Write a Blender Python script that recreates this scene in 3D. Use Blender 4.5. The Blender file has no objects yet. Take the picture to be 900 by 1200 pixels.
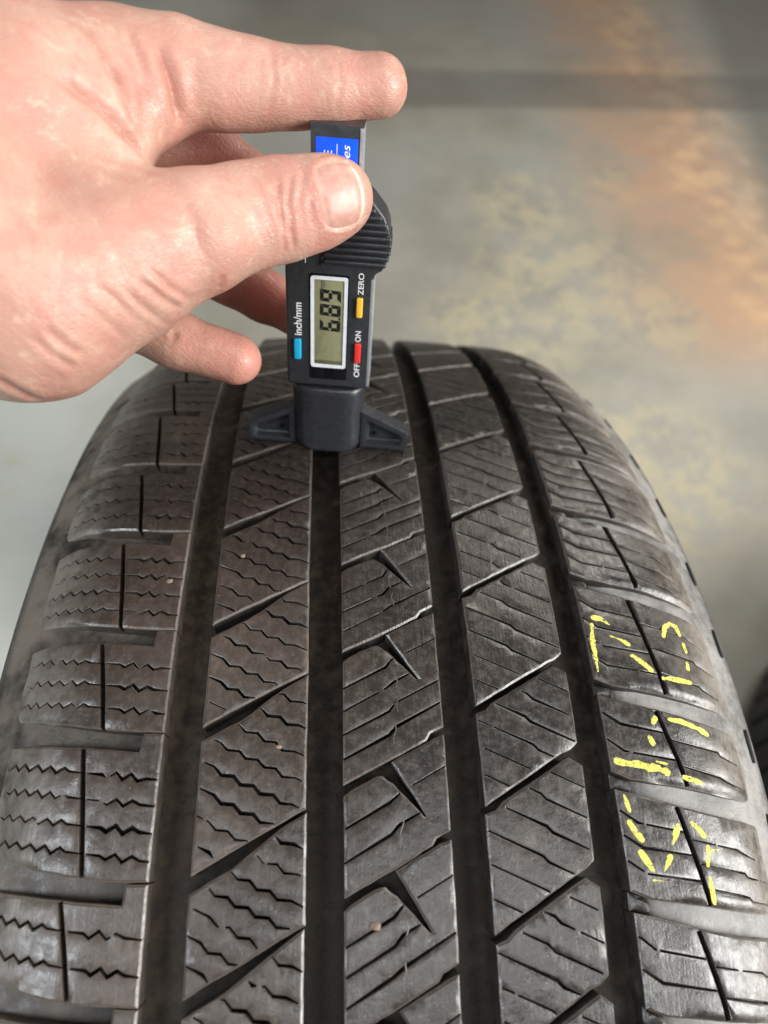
import bpy, math, random
import numpy as np
from mathutils import Vector, Matrix
from mathutils.geometry import delaunay_2d_cdt

random.seed(7)
rng = np.random.default_rng(7)
scene = bpy.context.scene
MM = 0.001

# ------------------------------------------------------------------ camera
cam_data = bpy.data.cameras.new('camera')
cam = bpy.data.objects.new('camera', cam_data)
scene.collection.objects.link(cam)
scene.camera = cam
CR = Vector((0.995781, -0.045965, 0.079424))      # right
CF = Vector((0.091414, 0.572613, -0.814713))      # forward
CU = Vector((-0.008031, 0.818536, 0.574399))      # up
m = Matrix.Identity(4)
for i in range(3):
    m[i][0] = CR[i]; m[i][1] = CU[i]; m[i][2] = -CF[i]
m[0][3], m[1][3], m[2][3] = -0.021216, -0.095106, 0.539373
cam.matrix_world = m
cam_data.sensor_fit = 'VERTICAL'
cam_data.sensor_height = 24.0
cam_data.sensor_width = 18.0
cam_data.lens = 24.0 * 818.02 / 1200.0
cam_data.clip_start = 0.01
cam_data.clip_end = 60.0
cam_data.dof.use_dof = True
cam_data.dof.focus_distance = 0.208
cam_data.dof.aperture_fstop = 5.4

# ------------------------------------------------------------------ world, lamps, exposure
world = bpy.data.worlds.new('World')
scene.world = world
world.use_nodes = True
bg = world.node_tree.nodes['Background']
bg.inputs['Color'].default_value = (1.0, 0.95, 0.88, 1)
bg.inputs['Strength'].default_value = 0.13

def area(name, loc, target, sx, sy, power, col):
    l = bpy.data.lights.new(name, 'AREA')
    l.shape = 'RECTANGLE'; l.size = sx; l.size_y = sy
    l.energy = power; l.color = col
    o = bpy.data.objects.new(name, l)
    scene.collection.objects.link(o)
    o.location = loc
    d = Vector(target) - Vector(loc)
    o.rotation_euler = d.to_track_quat('-Z', 'Y').to_euler()
    return o
area('door_light_right', (1.42, -0.62, 0.98), (0, 0.05, 0.3), 1.0, 1.1, 62.0, (1.0, 0.985, 0.96))
area('door_light_left', (-1.15, -0.52, 1.28), (0, 0.0, 0.3), 0.55, 0.55, 18.0, (0.86, 0.93, 1.0))
area('overhead_fill', (0.22, -0.80, 1.95), (0, 0.0, 0.3), 1.0, 0.45, 11.0, (0.94, 0.97, 1.0))  # unseen lamp, added to put sheen on the near tread
area('far_floor_fill', (1.9, 2.2, 2.3), (0.2, 1.1, -0.345), 1.4, 1.4, 52.0, (1.0, 0.95, 0.87))  # unseen lamp, added to light the floor

scene.view_settings.view_transform = 'Standard'
scene.view_settings.look = 'None'
scene.view_settings.exposure = 0.0
scene.view_settings.gamma = 1.0
scene.view_settings.use_curve_mapping = False
scene.render.engine = 'CYCLES'
scene.cycles.use_denoising = True
scene.cycles.max_bounces = 6
scene.cycles.adaptive_threshold = 0.02

# ------------------------------------------------------------------ helpers
def link(o, parent=None):
    scene.collection.objects.link(o)
    if parent is not None:
        o.parent = parent
    return o

def mesh_obj(name, verts, faces, mat, parent=None, smooth=None, mm=True):
    me = bpy.data.meshes.new(name)
    v = np.asarray(verts, float)
    if mm:
        v = v * MM
    me.from_pydata(v.tolist(), [], [list(map(int, f)) for f in faces])
    if mat is not None:
        me.materials.append(mat)
    if smooth is not None:
        me.polygons.foreach_set('use_smooth', [True] * len(me.polygons))
        if smooth < 180:
            me.set_sharp_from_angle(angle=math.radians(smooth))
    me.update()
    return link(bpy.data.objects.new(name, me), parent)

def empty(name, loc=(0, 0, 0)):
    o = bpy.data.objects.new(name, None)
    o.location = loc
    o.empty_display_size = 0.02
    return link(o)

def tag(o, label=None, cat=None, group=None, kind=None):
    if label: o['label'] = label
    if cat: o['category'] = cat
    if group: o['group'] = group
    if kind: o['kind'] = kind
    return o

class NT:
    """small node-tree writer"""
    def __init__(s, name):
        s.mat = bpy.data.materials.new(name)
        s.mat.use_nodes = True
        s.t = s.mat.node_tree
        s.b = s.t.nodes['Principled BSDF']
    def n(s, typ, **kw):
        nd = s.t.nodes.new(typ)
        for k, v in kw.items():
            if k.startswith('i_'):
                key = k[2:]
                key = int(key) if key.isdigit() else key.replace('_', ' ')
                if isinstance(v, bpy.types.NodeSocket):
                    s.t.links.new(v, nd.inputs[key])
                else:
                    nd.inputs[key].default_value = v
            else:
                setattr(nd, k, v)
        return nd
    def l(s, a, b):
        s.t.links.new(a, b)
    def pos(s):
        return s.n('ShaderNodeNewGeometry').outputs['Position']
    def noise(s, scale, detail=4, rough=0.55, vec=None, dist=0.0):
        nd = s.n('ShaderNodeTexNoise', i_Scale=scale, i_Detail=detail, i_Roughness=rough, i_Distortion=dist)
        s.l(vec if vec is not None else s.pos(), nd.inputs['Vector'])
        return nd.outputs['Fac']
    def ramp(s, fac, lo, hi, a=0.0, b=1.0):
        nd = s.n('ShaderNodeMapRange', i_Value=fac)
        nd.inputs['From Min'].default_value = lo; nd.inputs['From Max'].default_value = hi
        nd.inputs['To Min'].default_value = a; nd.inputs['To Max'].default_value = b
        nd.interpolation_type = 'SMOOTHSTEP'
        return nd.outputs['Result']
    def math(s, op, a, b=None, c=None):
        nd = s.n('ShaderNodeMath', operation=op)
        for i, v in enumerate((a, b, c)):
            if v is None: continue
            if isinstance(v, bpy.types.NodeSocket): s.l(v, nd.inputs[i])
            else: nd.inputs[i].default_value = v
        return nd.outputs[0]
    def mix(s, fac, a, b):
        nd = s.n('ShaderNodeMix', data_type='RGBA')
        for sock, v in ((nd.inputs['Factor'], fac), (nd.inputs['A'], a), (nd.inputs['B'], b)):
            if isinstance(v, bpy.types.NodeSocket): s.l(v, sock)
            elif isinstance(v, (int, float)): sock.default_value = v
            else: sock.default_value = (*v, 1) if len(v) == 3 else v
        return nd.outputs['Result']
    def mix_type(s, fac, a, b, blend):
        r = s.mix(fac, a, b)
        r.node.blend_type = blend
        return r
    def bump(s, height, strength, dist, normal=None):
        nd = s.n('ShaderNodeBump', i_Height=height, i_Strength=strength, i_Distance=dist)
        if normal is not None: s.l(normal, nd.inputs['Normal'])
        return nd.outputs['Normal']
    def attr(s, name):
        return s.n('ShaderNodeAttribute', attribute_name=name).outputs['Fac']

def plain(name, col, rough=0.5, metal=0.0, spec=0.5, noise_amt=0.12, bump=0.0, bscale=2500.0):
    t = NT(name)
    f = t.noise(700.0, 5)
    c2 = tuple(max(0, c * (1 - noise_amt * 2)) for c in col)
    t.l(t.mix(t.ramp(f, 0.3, 0.7), c2, col), t.b.inputs['Base Color'])
    t.b.inputs['Metallic'].default_value = metal
    t.b.inputs['Specular IOR Level'].default_value = spec
    t.l(t.ramp(t.noise(320.0, 4), 0.25, 0.75, rough - 0.07, rough + 0.09), t.b.inputs['Roughness'])
    if bump:
        t.l(t.bump(t.noise(bscale, 3), bump, 0.0002), t.b.inputs['Normal'])
    return t.mat

# ------------------------------------------------------------------ materials
def make_rubber():
    t = NT('worn_tread_rubber')
    u = t.attr('lateral')               # lateral position on the tread, mm
    h = t.attr('depth')                 # depth under the tread face, mm
    n1 = t.noise(22.0, 4, 0.65)
    n2 = t.noise(170.0, 4, 0.65)
    n3 = t.noise(1000.0, 2, 0.65)
    n4 = t.noise(420.0, 3, 0.7)
    edge = t.attr('edge')
    col = t.mix(t.ramp(n1, 0.35, 0.7), (0.0150, 0.0123, 0.0108), (0.0265, 0.0212, 0.0178))
    col = t.mix(t.math('MULTIPLY', t.ramp(n4, 0.42, 0.72), 0.55), col, (0.046, 0.036, 0.029))
    # blotches of dry dust
    dust = t.math('MULTIPLY', t.ramp(n2, 0.54, 0.80), t.ramp(n1, 0.40, 0.62, 0.2, 1.0))
    col = t.mix(t.math('MULTIPLY', dust, 0.5), col, (0.14, 0.112, 0.09))
    # left half browner; edges pale from wear, with their chamfer highlight painted in
    left = t.math('MULTIPLY', t.ramp(u, 30.0, -75.0), t.ramp(n1, 0.30, 0.65, 0.45, 1.0))
    col = t.mix(t.math('MULTIPLY', left, 0.30), col, (0.105, 0.076, 0.058))
    col = t.mix(t.math('MULTIPLY', edge, 0.40), col, (0.17, 0.145, 0.125))
    rnd = t.n('ShaderNodeObjectInfo').outputs['Random']
    col = t.mix_type(1.0, col, t.mix(rnd, (0.78, 0.78, 0.79), (1.22, 1.20, 1.18)), 'MULTIPLY')
    # brown dirt in the grooves, darkened so their shade is in the colour
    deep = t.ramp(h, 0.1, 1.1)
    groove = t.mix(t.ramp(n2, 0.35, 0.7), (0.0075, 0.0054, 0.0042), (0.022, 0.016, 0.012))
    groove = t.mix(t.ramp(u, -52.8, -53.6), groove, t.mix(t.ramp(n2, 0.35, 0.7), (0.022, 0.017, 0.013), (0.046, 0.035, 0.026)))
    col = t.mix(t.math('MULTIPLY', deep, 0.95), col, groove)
    # scuffed, dusty shoulders
    au = t.math('ABSOLUTE', u)
    sh = t.math('MULTIPLY', t.ramp(au, 84.0, 111.0), t.ramp(t.math('ADD', n2, t.math('MULTIPLY', n1, 0.8)), 0.52, 1.05))
    col = t.mix(t.math('MULTIPLY', sh, 0.9), col, (0.21, 0.185, 0.155))
    # fine light speckle and scratches
    sp = t.ramp(t.noise(1900.0, 2), 0.685, 0.74)
    col = t.mix(t.math('MULTIPLY', sp, 0.5), col, (0.28, 0.24, 0.20))
    t.l(col, t.b.inputs['Base Color'])
    r = t.math('ADD', t.ramp(n4, 0.3, 0.75, 0.25, 0.47), t.math('ADD', t.math('MULTIPLY', deep, 0.22), t.math('ADD', t.math('MULTIPLY', sh, 0.15), t.ramp(n1, 0.3, 0.7, 0.0, 0.09))))
    t.l(r, t.b.inputs['Roughness'])
    t.b.inputs['Specular IOR Level'].default_value = 0.7
    mp = t.n('ShaderNodeMapping', i_Vector=t.pos()); mp.inputs['Scale'].default_value = (1500.0, 110.0, 110.0)
    scr = t.n('ShaderNodeTexNoise', i_Scale=1.0, i_Detail=2.0); t.l(mp.outputs[0], scr.inputs['Vector'])
    scf = scr.outputs['Fac']
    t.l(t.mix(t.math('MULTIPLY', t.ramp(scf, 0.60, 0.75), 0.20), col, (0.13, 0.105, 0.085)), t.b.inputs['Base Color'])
    hgt = t.math('ADD', t.math('MULTIPLY', t.math('ADD', n3, scf), 0.35), t.math('ADD', t.math('MULTIPLY', n4, 0.55), t.math('MULTIPLY', n2, 0.8)))
    t.l(t.bump(hgt, 0.30, 0.0006), t.b.inputs['Normal'])
    return t.mat
RUBBER = make_rubber()

def make_casing():
    t = NT('casing_rubber')
    u = t.attr('lateral')
    n1 = t.noise(40.0, 4, 0.6); n2 = t.noise(240.0, 3, 0.65); n3 = t.noise(1100.0, 2)
    inner = t.mix(t.ramp(n2, 0.35, 0.7), (0.014, 0.0105, 0.008), (0.034, 0.025, 0.019))  # groove floors, their shade put into the dark colour
    inner = t.mix(t.ramp(u, -52.5, -55.0), inner, t.mix(t.ramp(n2, 0.35, 0.7), (0.026, 0.020, 0.015), (0.055, 0.042, 0.031)))
    outer = t.mix(t.ramp(t.math('ADD', n1, t.math('MULTIPLY', n2, 0.5)), 0.55, 0.95), (0.016, 0.013, 0.0105), (0.075, 0.060, 0.047))
    outer = t.mix(t.math('MULTIPLY', t.ramp(u, -96.0, -112.0), t.ramp(n1, 0.35, 0.6)), outer, (0.16, 0.135, 0.108))
    outer = t.mix(t.ramp(u, 60.0, 70.0), outer, t.mix(t.ramp(t.math('ADD', n1, t.math('MULTIPLY', n2, 0.5)), 0.55, 0.95), (0.105, 0.100, 0.094), (0.25, 0.24, 0.225)))  # right shoulder grooves: pale dust, with their sheen painted into the colour
    au = t.math('ABSOLUTE', u)
    col = t.mix(t.ramp(au, 64.0, 74.0), inner, outer)
    t.l(t.ramp(au, 62.0, 74.0, 0.15, 0.55), t.b.inputs['Specular IOR Level'])
    side = t.ramp(au, 117.0, 121.0)
    col = t.mix(side, col, t.mix(t.ramp(n1, 0.4, 0.7), (0.030, 0.029, 0.028), (0.075, 0.070, 0.062)))
    t.l(col, t.b.inputs['Base Color'])
    t.l(t.ramp(n2, 0.3, 0.7, 0.42, 0.70), t.b.inputs['Roughness'])
    t.l(t.bump(n2, 0.3, 0.0008, t.bump(n3, 0.3, 0.0003)), t.b.inputs['Normal'])
    return t.mat
CASING = make_casing()

def make_floor():
    t = NT('stained_concrete')
    P = t.pos()
    sep = t.n('ShaderNodeSeparateXYZ', i_Vector=P)
    X, Y = sep.outputs['X'], sep.outputs['Y']
    n0 = t.noise(1.3, 3, 0.55); n1 = t.noise(5.0, 4, 0.6); n2 = t.noise(14.0, 5, 0.68); n3 = t.noise(60.0, 3, 0.62)
    col = t.mix(t.ramp(n1, 0.3, 0.7), (0.255, 0.245, 0.205), (0.335, 0.322, 0.275))
    col = t.mix(t.ramp(n0, 0.45, 0.65), col, (0.31, 0.32, 0.305))
    # light spill on the left floor, painted in as a lighter tone
    col = t.mix(t.ramp(X, -0.18, -0.50), col, t.mix(t.ramp(n1, 0.3, 0.7), (0.45, 0.47, 0.43), (0.54, 0.56, 0.52)))
    # worn coat showing tan screed in flakes
    def blob(cx, cy, r):
        dx = t.math('SUBTRACT', X, cx); dy = t.math('SUBTRACT', Y, cy)
        d = t.math('SQRT', t.math('ADD', t.math('MULTIPLY', dx, dx), t.math('MULTIPLY', dy, dy)))
        return t.ramp(d, r, r * 0.35)
    bl = None
    for c in ((0.52, 0.62, 0.26), (0.50, 1.12, 0.30), (0.45, 1.40, 0.20), (0.70, 1.50, 0.14), (0.33, 0.95, 0.22), (0.66, 1.02, 0.16), (-0.55, 0.60, 0.10)):
        b = blob(*c)
        bl = b if bl is None else t.math('MAXIMUM', bl, b)
    flake = t.math('MULTIPLY', t.ramp(t.math('ADD', t.math('MULTIPLY', n2, 0.75), t.math('MULTIPLY', n3, 0.35)), 0.485, 0.62), bl)
    col = t.mix(t.math('MULTIPLY', flake, 0.68), col, (0.48, 0.42, 0.275))
    # orange reflection painted into the floor colour as an uneven band
    xo = t.math('ADD', X, t.math('MULTIPLY', t.math('SUBTRACT', n1, 0.5), 0.28))
    ctr = t.math('ADD', 0.87, t.math('MULTIPLY', t.math('SUBTRACT', Y, 1.2), 0.03))
    dd = t.math('ABSOLUTE', t.math('SUBTRACT', xo, ctr))
    line = t.math('MULTIPLY', t.ramp(dd, 0.36, 0.02), t.ramp(n1, 0.28, 0.55, 0.6, 1.0))
    line = t.math('MULTIPLY', line, t.ramp(Y, 0.75, 1.05))
    col = t.mix(t.math('MULTIPLY', line, 0.78), col, t.mix(t.math('MULTIPLY', t.ramp(n2, 0.40, 0.65), t.ramp(xo, 0.80, 0.98)), (0.50, 0.29, 0.165), (0.78, 0.48, 0.24)))
    # dark strip across the floor and darker zone at the right
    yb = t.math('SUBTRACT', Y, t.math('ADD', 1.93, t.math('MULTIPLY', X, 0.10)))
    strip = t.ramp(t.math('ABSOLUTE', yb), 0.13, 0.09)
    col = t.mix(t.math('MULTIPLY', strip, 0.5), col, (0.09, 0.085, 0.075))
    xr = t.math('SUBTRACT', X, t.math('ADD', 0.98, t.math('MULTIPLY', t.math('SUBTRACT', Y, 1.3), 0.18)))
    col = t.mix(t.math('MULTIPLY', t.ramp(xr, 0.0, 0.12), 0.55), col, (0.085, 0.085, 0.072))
    # darker towards the far side
    col = t.mix(t.math('MULTIPLY', t.ramp(Y, 1.5, 2.5), 0.5), col, (0.12, 0.11, 0.095))
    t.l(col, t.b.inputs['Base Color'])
    t.l(t.ramp(n2, 0.3, 0.7, 0.46, 0.64), t.b.inputs['Roughness'])
    t.l(t.bump(n3, 0.12, 0.002), t.b.inputs['Normal'])
    return t.mat
FLOOR = make_floor()

# ------------------------------------------------------------------ floor (the setting)
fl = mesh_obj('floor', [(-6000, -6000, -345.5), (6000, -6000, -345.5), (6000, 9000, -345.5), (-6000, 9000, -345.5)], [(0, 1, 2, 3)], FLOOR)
tag(fl, kind='structure')

# ------------------------------------------------------------------ tyre: profile of the crown and shoulders
R0 = 345.0
A_, Q_, US, WD, HH = 5.3807e-4, 7.687e-10, 72.464, 128.36, 46.129
def prof(u):
    u = np.abs(np.asarray(u, float))
    base = lambda x: R0 - A_ * x ** 2 - Q_ * x ** 4
    e = np.clip((u - US) / (WD - US), 0, 0.999)
    return np.where(u < US, base(u), base(US) - HH * (1 - np.sqrt(1 - e * e)))
def dprof(u):
    return (prof(u + 0.05) - prof(u - 0.05)) / 0.1
def groove_depth(u):
    u = np.asarray(u, float)
    r = np.interp(np.abs(u), [0, 65, 68, 76, 90, 104, 112, 116, 118], [6.9, 6.9, 4.4, 3.4, 3.0, 2.2, 1.3, 0.7, 0.3])
    l = np.interp(np.abs(u), [0, 65, 68, 76, 90, 104, 112, 116, 118], [6.9, 6.9, 6.2, 5.4, 4.8, 3.2, 1.7, 0.8, 0.3])
    return np.where(u < 0, l, r)
def surf(u, s, h):
    """tread coordinates (lateral mm, arc mm, height mm) -> world mm"""
    u = np.asarray(u, float); s = np.asarray(s, float); h = np.asarray(h, float)
    r = prof(u); k = dprof(u); q = 1 / np.sqrt(1 + k * k)
    x = u - k * q * h; r = r + q * h
    a = s / R0
    return np.stack([x, r * np.sin(a), r * np.cos(a)], -1)

tyre = empty('car_tyre', (0, 0, -0.345))
tag(tyre, 'worn black winter car tyre standing upright, its sipes and four grooves facing up', 'tyre')
TINV = Matrix.Translation((0, 0, 0.345))
def tyre_part(o):
    o.parent = tyre
    o.matrix_parent_inverse = TINV
    return o

def set_attr(me, name, vals):
    a = me.attributes.new(name, 'FLOAT', 'POINT')
    a.data.foreach_set('value', np.asarray(vals, np.float32))

# casing: closed revolved section
sec = []
for u in np.concatenate([np.arange(0, 66, 3.0), np.arange(66, 118.5, 1.5)]):
    r = prof(u) - groove_depth(u) * 1.0
    sec.append((u, float(r)))
secl = [(u, float(prof(u) - groove_depth(-u))) for u, r in sec]
n_tread = len(sec)
sec += [(118.6, float(prof(118.6)) + 0.1), (119.6, float(prof(119.6)) + 0.9), (120.6, float(prof(120.6)) + 0.9), (121.4, float(prof(121.4)) - 0.6), (122.2, float(prof(122.2)) - 0.7), (122.8, float(prof(122.8)) + 0.3)]
for u in (124.5, 126, 127.3, 128.1):
    sec.append((u, float(prof(u))))
sec += [(128.4, 290), (127.6, 272), (124, 255), (117, 241), (108, 232), (104, 227), (97, 226), (94, 232), (104, 246), (114, 262), (117, 280), (115, 298), (106, 314), (88, 324), (60, 328.5), (30, 329.5), (0, 330)]
half = sec
halfl = secl + half[n_tread:]
loop = half + [(-u, r) for u, r in reversed(halfl[1:-1])]
NS = 400
lu = np.array([q[0] for q in loop]); lr = np.array([q[1] for q in loop]); K = len(loop)
ang = np.linspace(0, 2 * math.pi, NS, endpoint=False)
V = np.zeros((NS, K, 3))
V[..., 0] = lu[None]; V[..., 1] = lr[None] * np.sin(ang)[:, None]; V[..., 2] = lr[None] * np.cos(ang)[:, None]
F = []
for i in range(NS):
    j = (i + 1) % NS
    for k in range(K):
        l = (k + 1) % K
        F.append((i * K + k, i * K + l, j * K + l, j * K + k))
casing = mesh_obj('casing', V.reshape(-1, 3), F, CASING, None, 40)
set_attr(casing.data, 'lateral', np.tile(lu, NS))
tyre_part(casing)

# ------------------------------------------------------------------ tread blocks
def resample(poly, step, closed=True):
    out = []
    n = len(poly)
    for i in range(n if closed else n - 1):
        a = np.array(poly[i], float); b = np.array(poly[(i + 1) % n], float)
        k = max(1, int(math.ceil(np.linalg.norm(b - a) / step)))
        for j in range(k):
            out.append(a + (b - a) * j / k)
    if not closed: out.append(np.array(poly[-1], float))
    return np.array(out)
def area2(p):
    x, y = p[:, 0], p[:, 1]
    return 0.5 * np.sum(x * np.roll(y, -1) - y * np.roll(x, -1))
def vnormals(p, closed=True):
    """left normals at polyline vertices (miter limited)"""
    if closed:
        d1 = p - np.roll(p, 1, 0); d2 = np.roll(p, -1, 0) - p
    else:
        d = np.diff(p, axis=0); d1 = np.vstack([d[:1], d]); d2 = np.vstack([d, d[-1:]])
    n1 = np.stack([-d1[:, 1], d1[:, 0]], 1); n2 = np.stack([-d2[:, 1], d2[:, 0]], 1)
    n1 /= np.linalg.norm(n1, axis=1, keepdims=True) + 1e-12; n2 /= np.linalg.norm(n2, axis=1, keepdims=True) + 1e-12
    m_ = n1 + n2
    L = np.linalg.norm(m_, axis=1, keepdims=True); L[L < 1e-6] = 1
    m_ /= L
    c = np.clip(np.sum(m_ * n1, 1, keepdims=True), 0.5, 1)
    return m_ / c
def seg_dist(P, A, B):
    """min distance of points P to segments A-B"""
    d = B - A
    L = np.sum(d * d, 1) + 1e-12
    t = np.clip(((P[:, None, :] - A[None]) * d[None]).sum(-1) / L[None], 0, 1)
    q = A[None] + t[..., None] * d[None]
    return np.linalg.norm(P[:, None, :] - q, axis=-1)
def inside(P, poly):
    x, y = P[:, 0][:, None], P[:, 1][:, None]
    a = poly; b = np.roll(poly, -1, 0)
    c = ((a[None, :, 1] > y) != (b[None, :, 1] > y)) & (x < (b[None, :, 0] - a[None, :, 0]) * (y - a[None, :, 1]) / (b[None, :, 1] - a[None, :, 1] + 1e-12) + a[None, :, 0])
    return c.sum(1) % 2 == 1
def sipe_poly(line, w0, w1, extra=0.0):
    """thin closed outline round a polyline, w0 wide at its ends and w1 in the middle"""
    p = np.array(line, float)
    n = vnormals(p, False)
    d = np.r_[0, np.cumsum(np.linalg.norm(np.diff(p, axis=0), axis=1))]
    f = np.clip(np.minimum(d, d[-1] - d) / (0.22 * d[-1] + 1e-9), 0, 1)
    w = (w0 + (w1 - w0) * f) * 0.5 + extra
    e0 = (p[0] - p[1]); e0 /= np.linalg.norm(e0) + 1e-9
    e1 = (p[-1] - p[-2]); e1 /= np.linalg.norm(e1) + 1e-9
    q = p.copy(); q[0] += e0 * extra; q[-1] += e1 * extra
    return np.vstack([q + n * w[:, None], (q - n * w[:, None])[::-1]])

def build_block(outline, sipes, step=3.0, ch=0.6, cz=0.45, jitter=0.05, soft=None):
    """outline, sipes (polyline, end width, mid width, depth) in tread coordinates -> verts, faces, attributes"""
    o = np.array(outline, float)
    if area2(o) < 0: o = o[::-1]
    o = o + rng.normal(0, 0.09, o.shape)
    o = resample(o, step)
    o = o + rng.normal(0, jitter, o.shape)
    ins = o + vnormals(o) * ch
    pts, edges = [], []
    def add_loop(p):
        i0 = len(pts)
        pts.extend(map(tuple, p))
        edges.extend((i0 + i, i0 + (i + 1) % len(p)) for i in range(len(p)))
    add_loop(o)
    add_loop(ins)
    sseg = []
    if soft is not None:
        for line in soft:
            L = np.array(line, float)
            sseg.append(L)
            q = resample(L, 2.0, False)
            nq = vnormals(q, False)
            for off in (-2.6, -1.7, -1.0, 1.0, 1.7, 2.6):
                w = q + nq * off
                w = w[inside(w, o)]
                if len(w) > 1: pts.extend(map(tuple, w))
    sp = []
    cut = []
    for line, w0, w1, dep in sipes:
        ln = np.array(line, float)
        L = np.linalg.norm(np.diff(ln, axis=0), axis=1).sum()
        if w1 < 1.0 and L > 11 and random.random() < 0.42:
            q = resample(ln, 0.3, False)
            c = random.randint(int(len(q) * 0.15), int(len(q) * 0.85))
            for part in (q[:c], q[c + random.randint(2, 4):]):
                if len(part) > 6: cut.append((simplify(part), w0, w1 * random.uniform(0.8, 1.05), dep))
        else:
            cut.append((ln, w0, w1, dep))
    for line, w0, w1, dep in cut:
        w0, w1 = w0 * 1.2, w1 * 1.22
        q = sipe_poly(line, w0, w1)
        sp.append((q, dep))
        add_loop(q)
        add_loop(sipe_poly(line, w0, w1, 0.16))
    lo, hi = o.min(0), o.max(0)
    g = np.stack(np.meshgrid(np.arange(lo[0] + 1.5, hi[0], 3.2), np.arange(lo[1] + 1.5, hi[1], 3.2), indexing='ij'), -1).reshape(-1, 2)
    g = g + rng.normal(0, 0.3, g.shape)
    if len(g): g = g[inside(g, o)]
    pts.extend(map(tuple, g))
    vs, es, fs, *_ = delaunay_2d_cdt([Vector(p) for p in pts], edges, [], 0, 1e-4)
    P = np.array([(v.x, v.y) for v in vs])
    T = np.array([f[:] for f in fs])
    cen = P[T].mean(1)
    keep = inside(cen, o)
    T, cen = T[keep], cen[keep]
    lev = np.full(len(T), -1)
    for k, (q, dep) in enumerate(sp):
        lev[inside(cen, q)] = k
    # height of the top face
    dmin = seg_dist(P, o, np.roll(o, -1, 0)).min(1)
    t = np.clip(1 - dmin / ch, 0, 1)
    h = -cz * t ** 1.6
    for q, dep in sp:
        ds = seg_dist(P, q, np.roll(q, -1, 0)).min(1)
        h = np.minimum(h, -0.09 * np.clip(1 - ds / 0.16, 0, 1))
    for L in sseg:
        ds = seg_dist(P, L[:-1], L[1:]).min(1)
        h = np.minimum(h, h * 0 - 1.3 * np.clip(1 - ds / 2.6, 0, 1) ** 2)
    au = np.abs(P[:, 0]); gd = groove_depth(P[:, 0])
    k = np.clip((au - 101) / 14.5, 0, 1); k = k * k * (3 - 2 * k)
    h = h * (1 - k) - k * (gd + 0.35)
    # the worn faces are not perfectly even
    h = h + 0.05 * np.sin(P[:, 0] * 0.9 + P[:, 1] * 0.37) * (dmin > ch)
    eg = np.clip(1 - dmin / ch, 0, 1)
    verts, dep_attr, edge_attr, key = [], [], [], {}
    def vid(i, level):
        kk = (i, level)
        if kk not in key:
            key[kk] = len(verts)
            if level == 't': hh = h[i]
            elif level == 'b': hh = -gd[i] - 0.6
            else: hh = max(-sp[level][1], -gd[i] + 0.3) if gd[i] > 1.0 else h[i] - 0.3
            verts.append((P[i, 0], P[i, 1], hh)); dep_attr.append(-hh if level != 't' else 0.0); edge_attr.append(eg[i] if level == 't' else 0.0)
        return key[kk]
    faces = []
    ecount = {}
    for ti, tri in enumerate(T):
        L = 't' if lev[ti] < 0 else int(lev[ti])
        a, b, c = tri
        if (P[b, 0] - P[a, 0]) * (P[c, 1] - P[a, 1]) - (P[b, 1] - P[a, 1]) * (P[c, 0] - P[a, 0]) < 0: a, b, c = a, c, b
        faces.append((vid(a, L), vid(b, L), vid(c, L)))
        for e0, e1 in ((a, b), (b, c), (c, a)):
            ecount.setdefault((min(e0, e1), max(e0, e1)), []).append((e0, e1, L))
    for lst in ecount.values():
        if len(lst) == 1:
            e0, e1, L = lst[0]
            faces.append((vid(e0, 'b'), vid(e1, 'b'), vid(e1, L), vid(e0, L)))
        elif lst[0][2] != lst[1][2]:
            (a0, a1, La), (b0, b1, Lb) = lst[0], lst[1]
            if La == 't': faces.append((vid(a0, Lb), vid(a1, Lb), vid(a1, 't'), vid(a0, 't')))
            elif Lb == 't': faces.append((vid(b0, La), vid(b1, La), vid(b1, 't'), vid(b0, 't')))
    verts = np.array(verts)
    return verts, faces, np.array(dep_attr), np.array(edge_attr)

def tread_piece(name, outline, sipes, **kw):
    v, f, d, e_ = build_block(outline, sipes, **kw)
    o = mesh_obj(name, surf(v[:, 0], v[:, 1], v[:, 2]), [tuple(q) for q in f], RUBBER, None, 32)
    set_attr(o.data, 'lateral', v[:, 0]); set_attr(o.data, 'depth', d); set_attr(o.data, 'edge', e_)
    return tyre_part(o)

# pitch sequence round the tyre (arc position of the rib-4 tips), long and short pitches mixed
TIPS = [-256.0, -219.0, -192.0, -158.5, -128.0, -94.1, -67.5, -36.9, -9.9, 27.5, 58.4, 95.1, 128.9, 167.0, 198.0, 232.0, 259.0, 296.0]
def jit(a): return float(rng.uniform(-a, a))

def clip_line(line, umin, umax):
    p = resample(line, 0.4, False)
    p = p[(p[:, 0] >= umin) & (p[:, 0] <= umax)]
    return p
def simplify(p, tol=0.02):
    keep = [0]
    for i in range(1, len(p) - 1):
        a, b, c = p[keep[-1]], p[i], p[i + 1]
        if abs((b[0] - a[0]) * (c[1] - a[1]) - (b[1] - a[1]) * (c[0] - a[0])) > tol * np.linalg.norm(c - a): keep.append(i)
    keep.append(len(p) - 1)
    return p[keep]
def within(line, outline, margin):
    """longest run of the polyline inside the outline by a margin"""
    o = np.array(outline, float)
    p = resample(line, 0.35, False)
    ok = inside(p, o) & (seg_dist(p, o, np.roll(o, -1, 0)).min(1) > margin)
    best, cur = (0, 0), None
    for i, k in enumerate(list(ok) + [False]):
        if k and cur is None: cur = i
        if not k and cur is not None:
            if i - cur > best[1] - best[0]: best = (cur, i)
            cur = None
    p = p[best[0]:best[1]]
    return simplify(p) if len(p) > 8 else None

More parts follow.
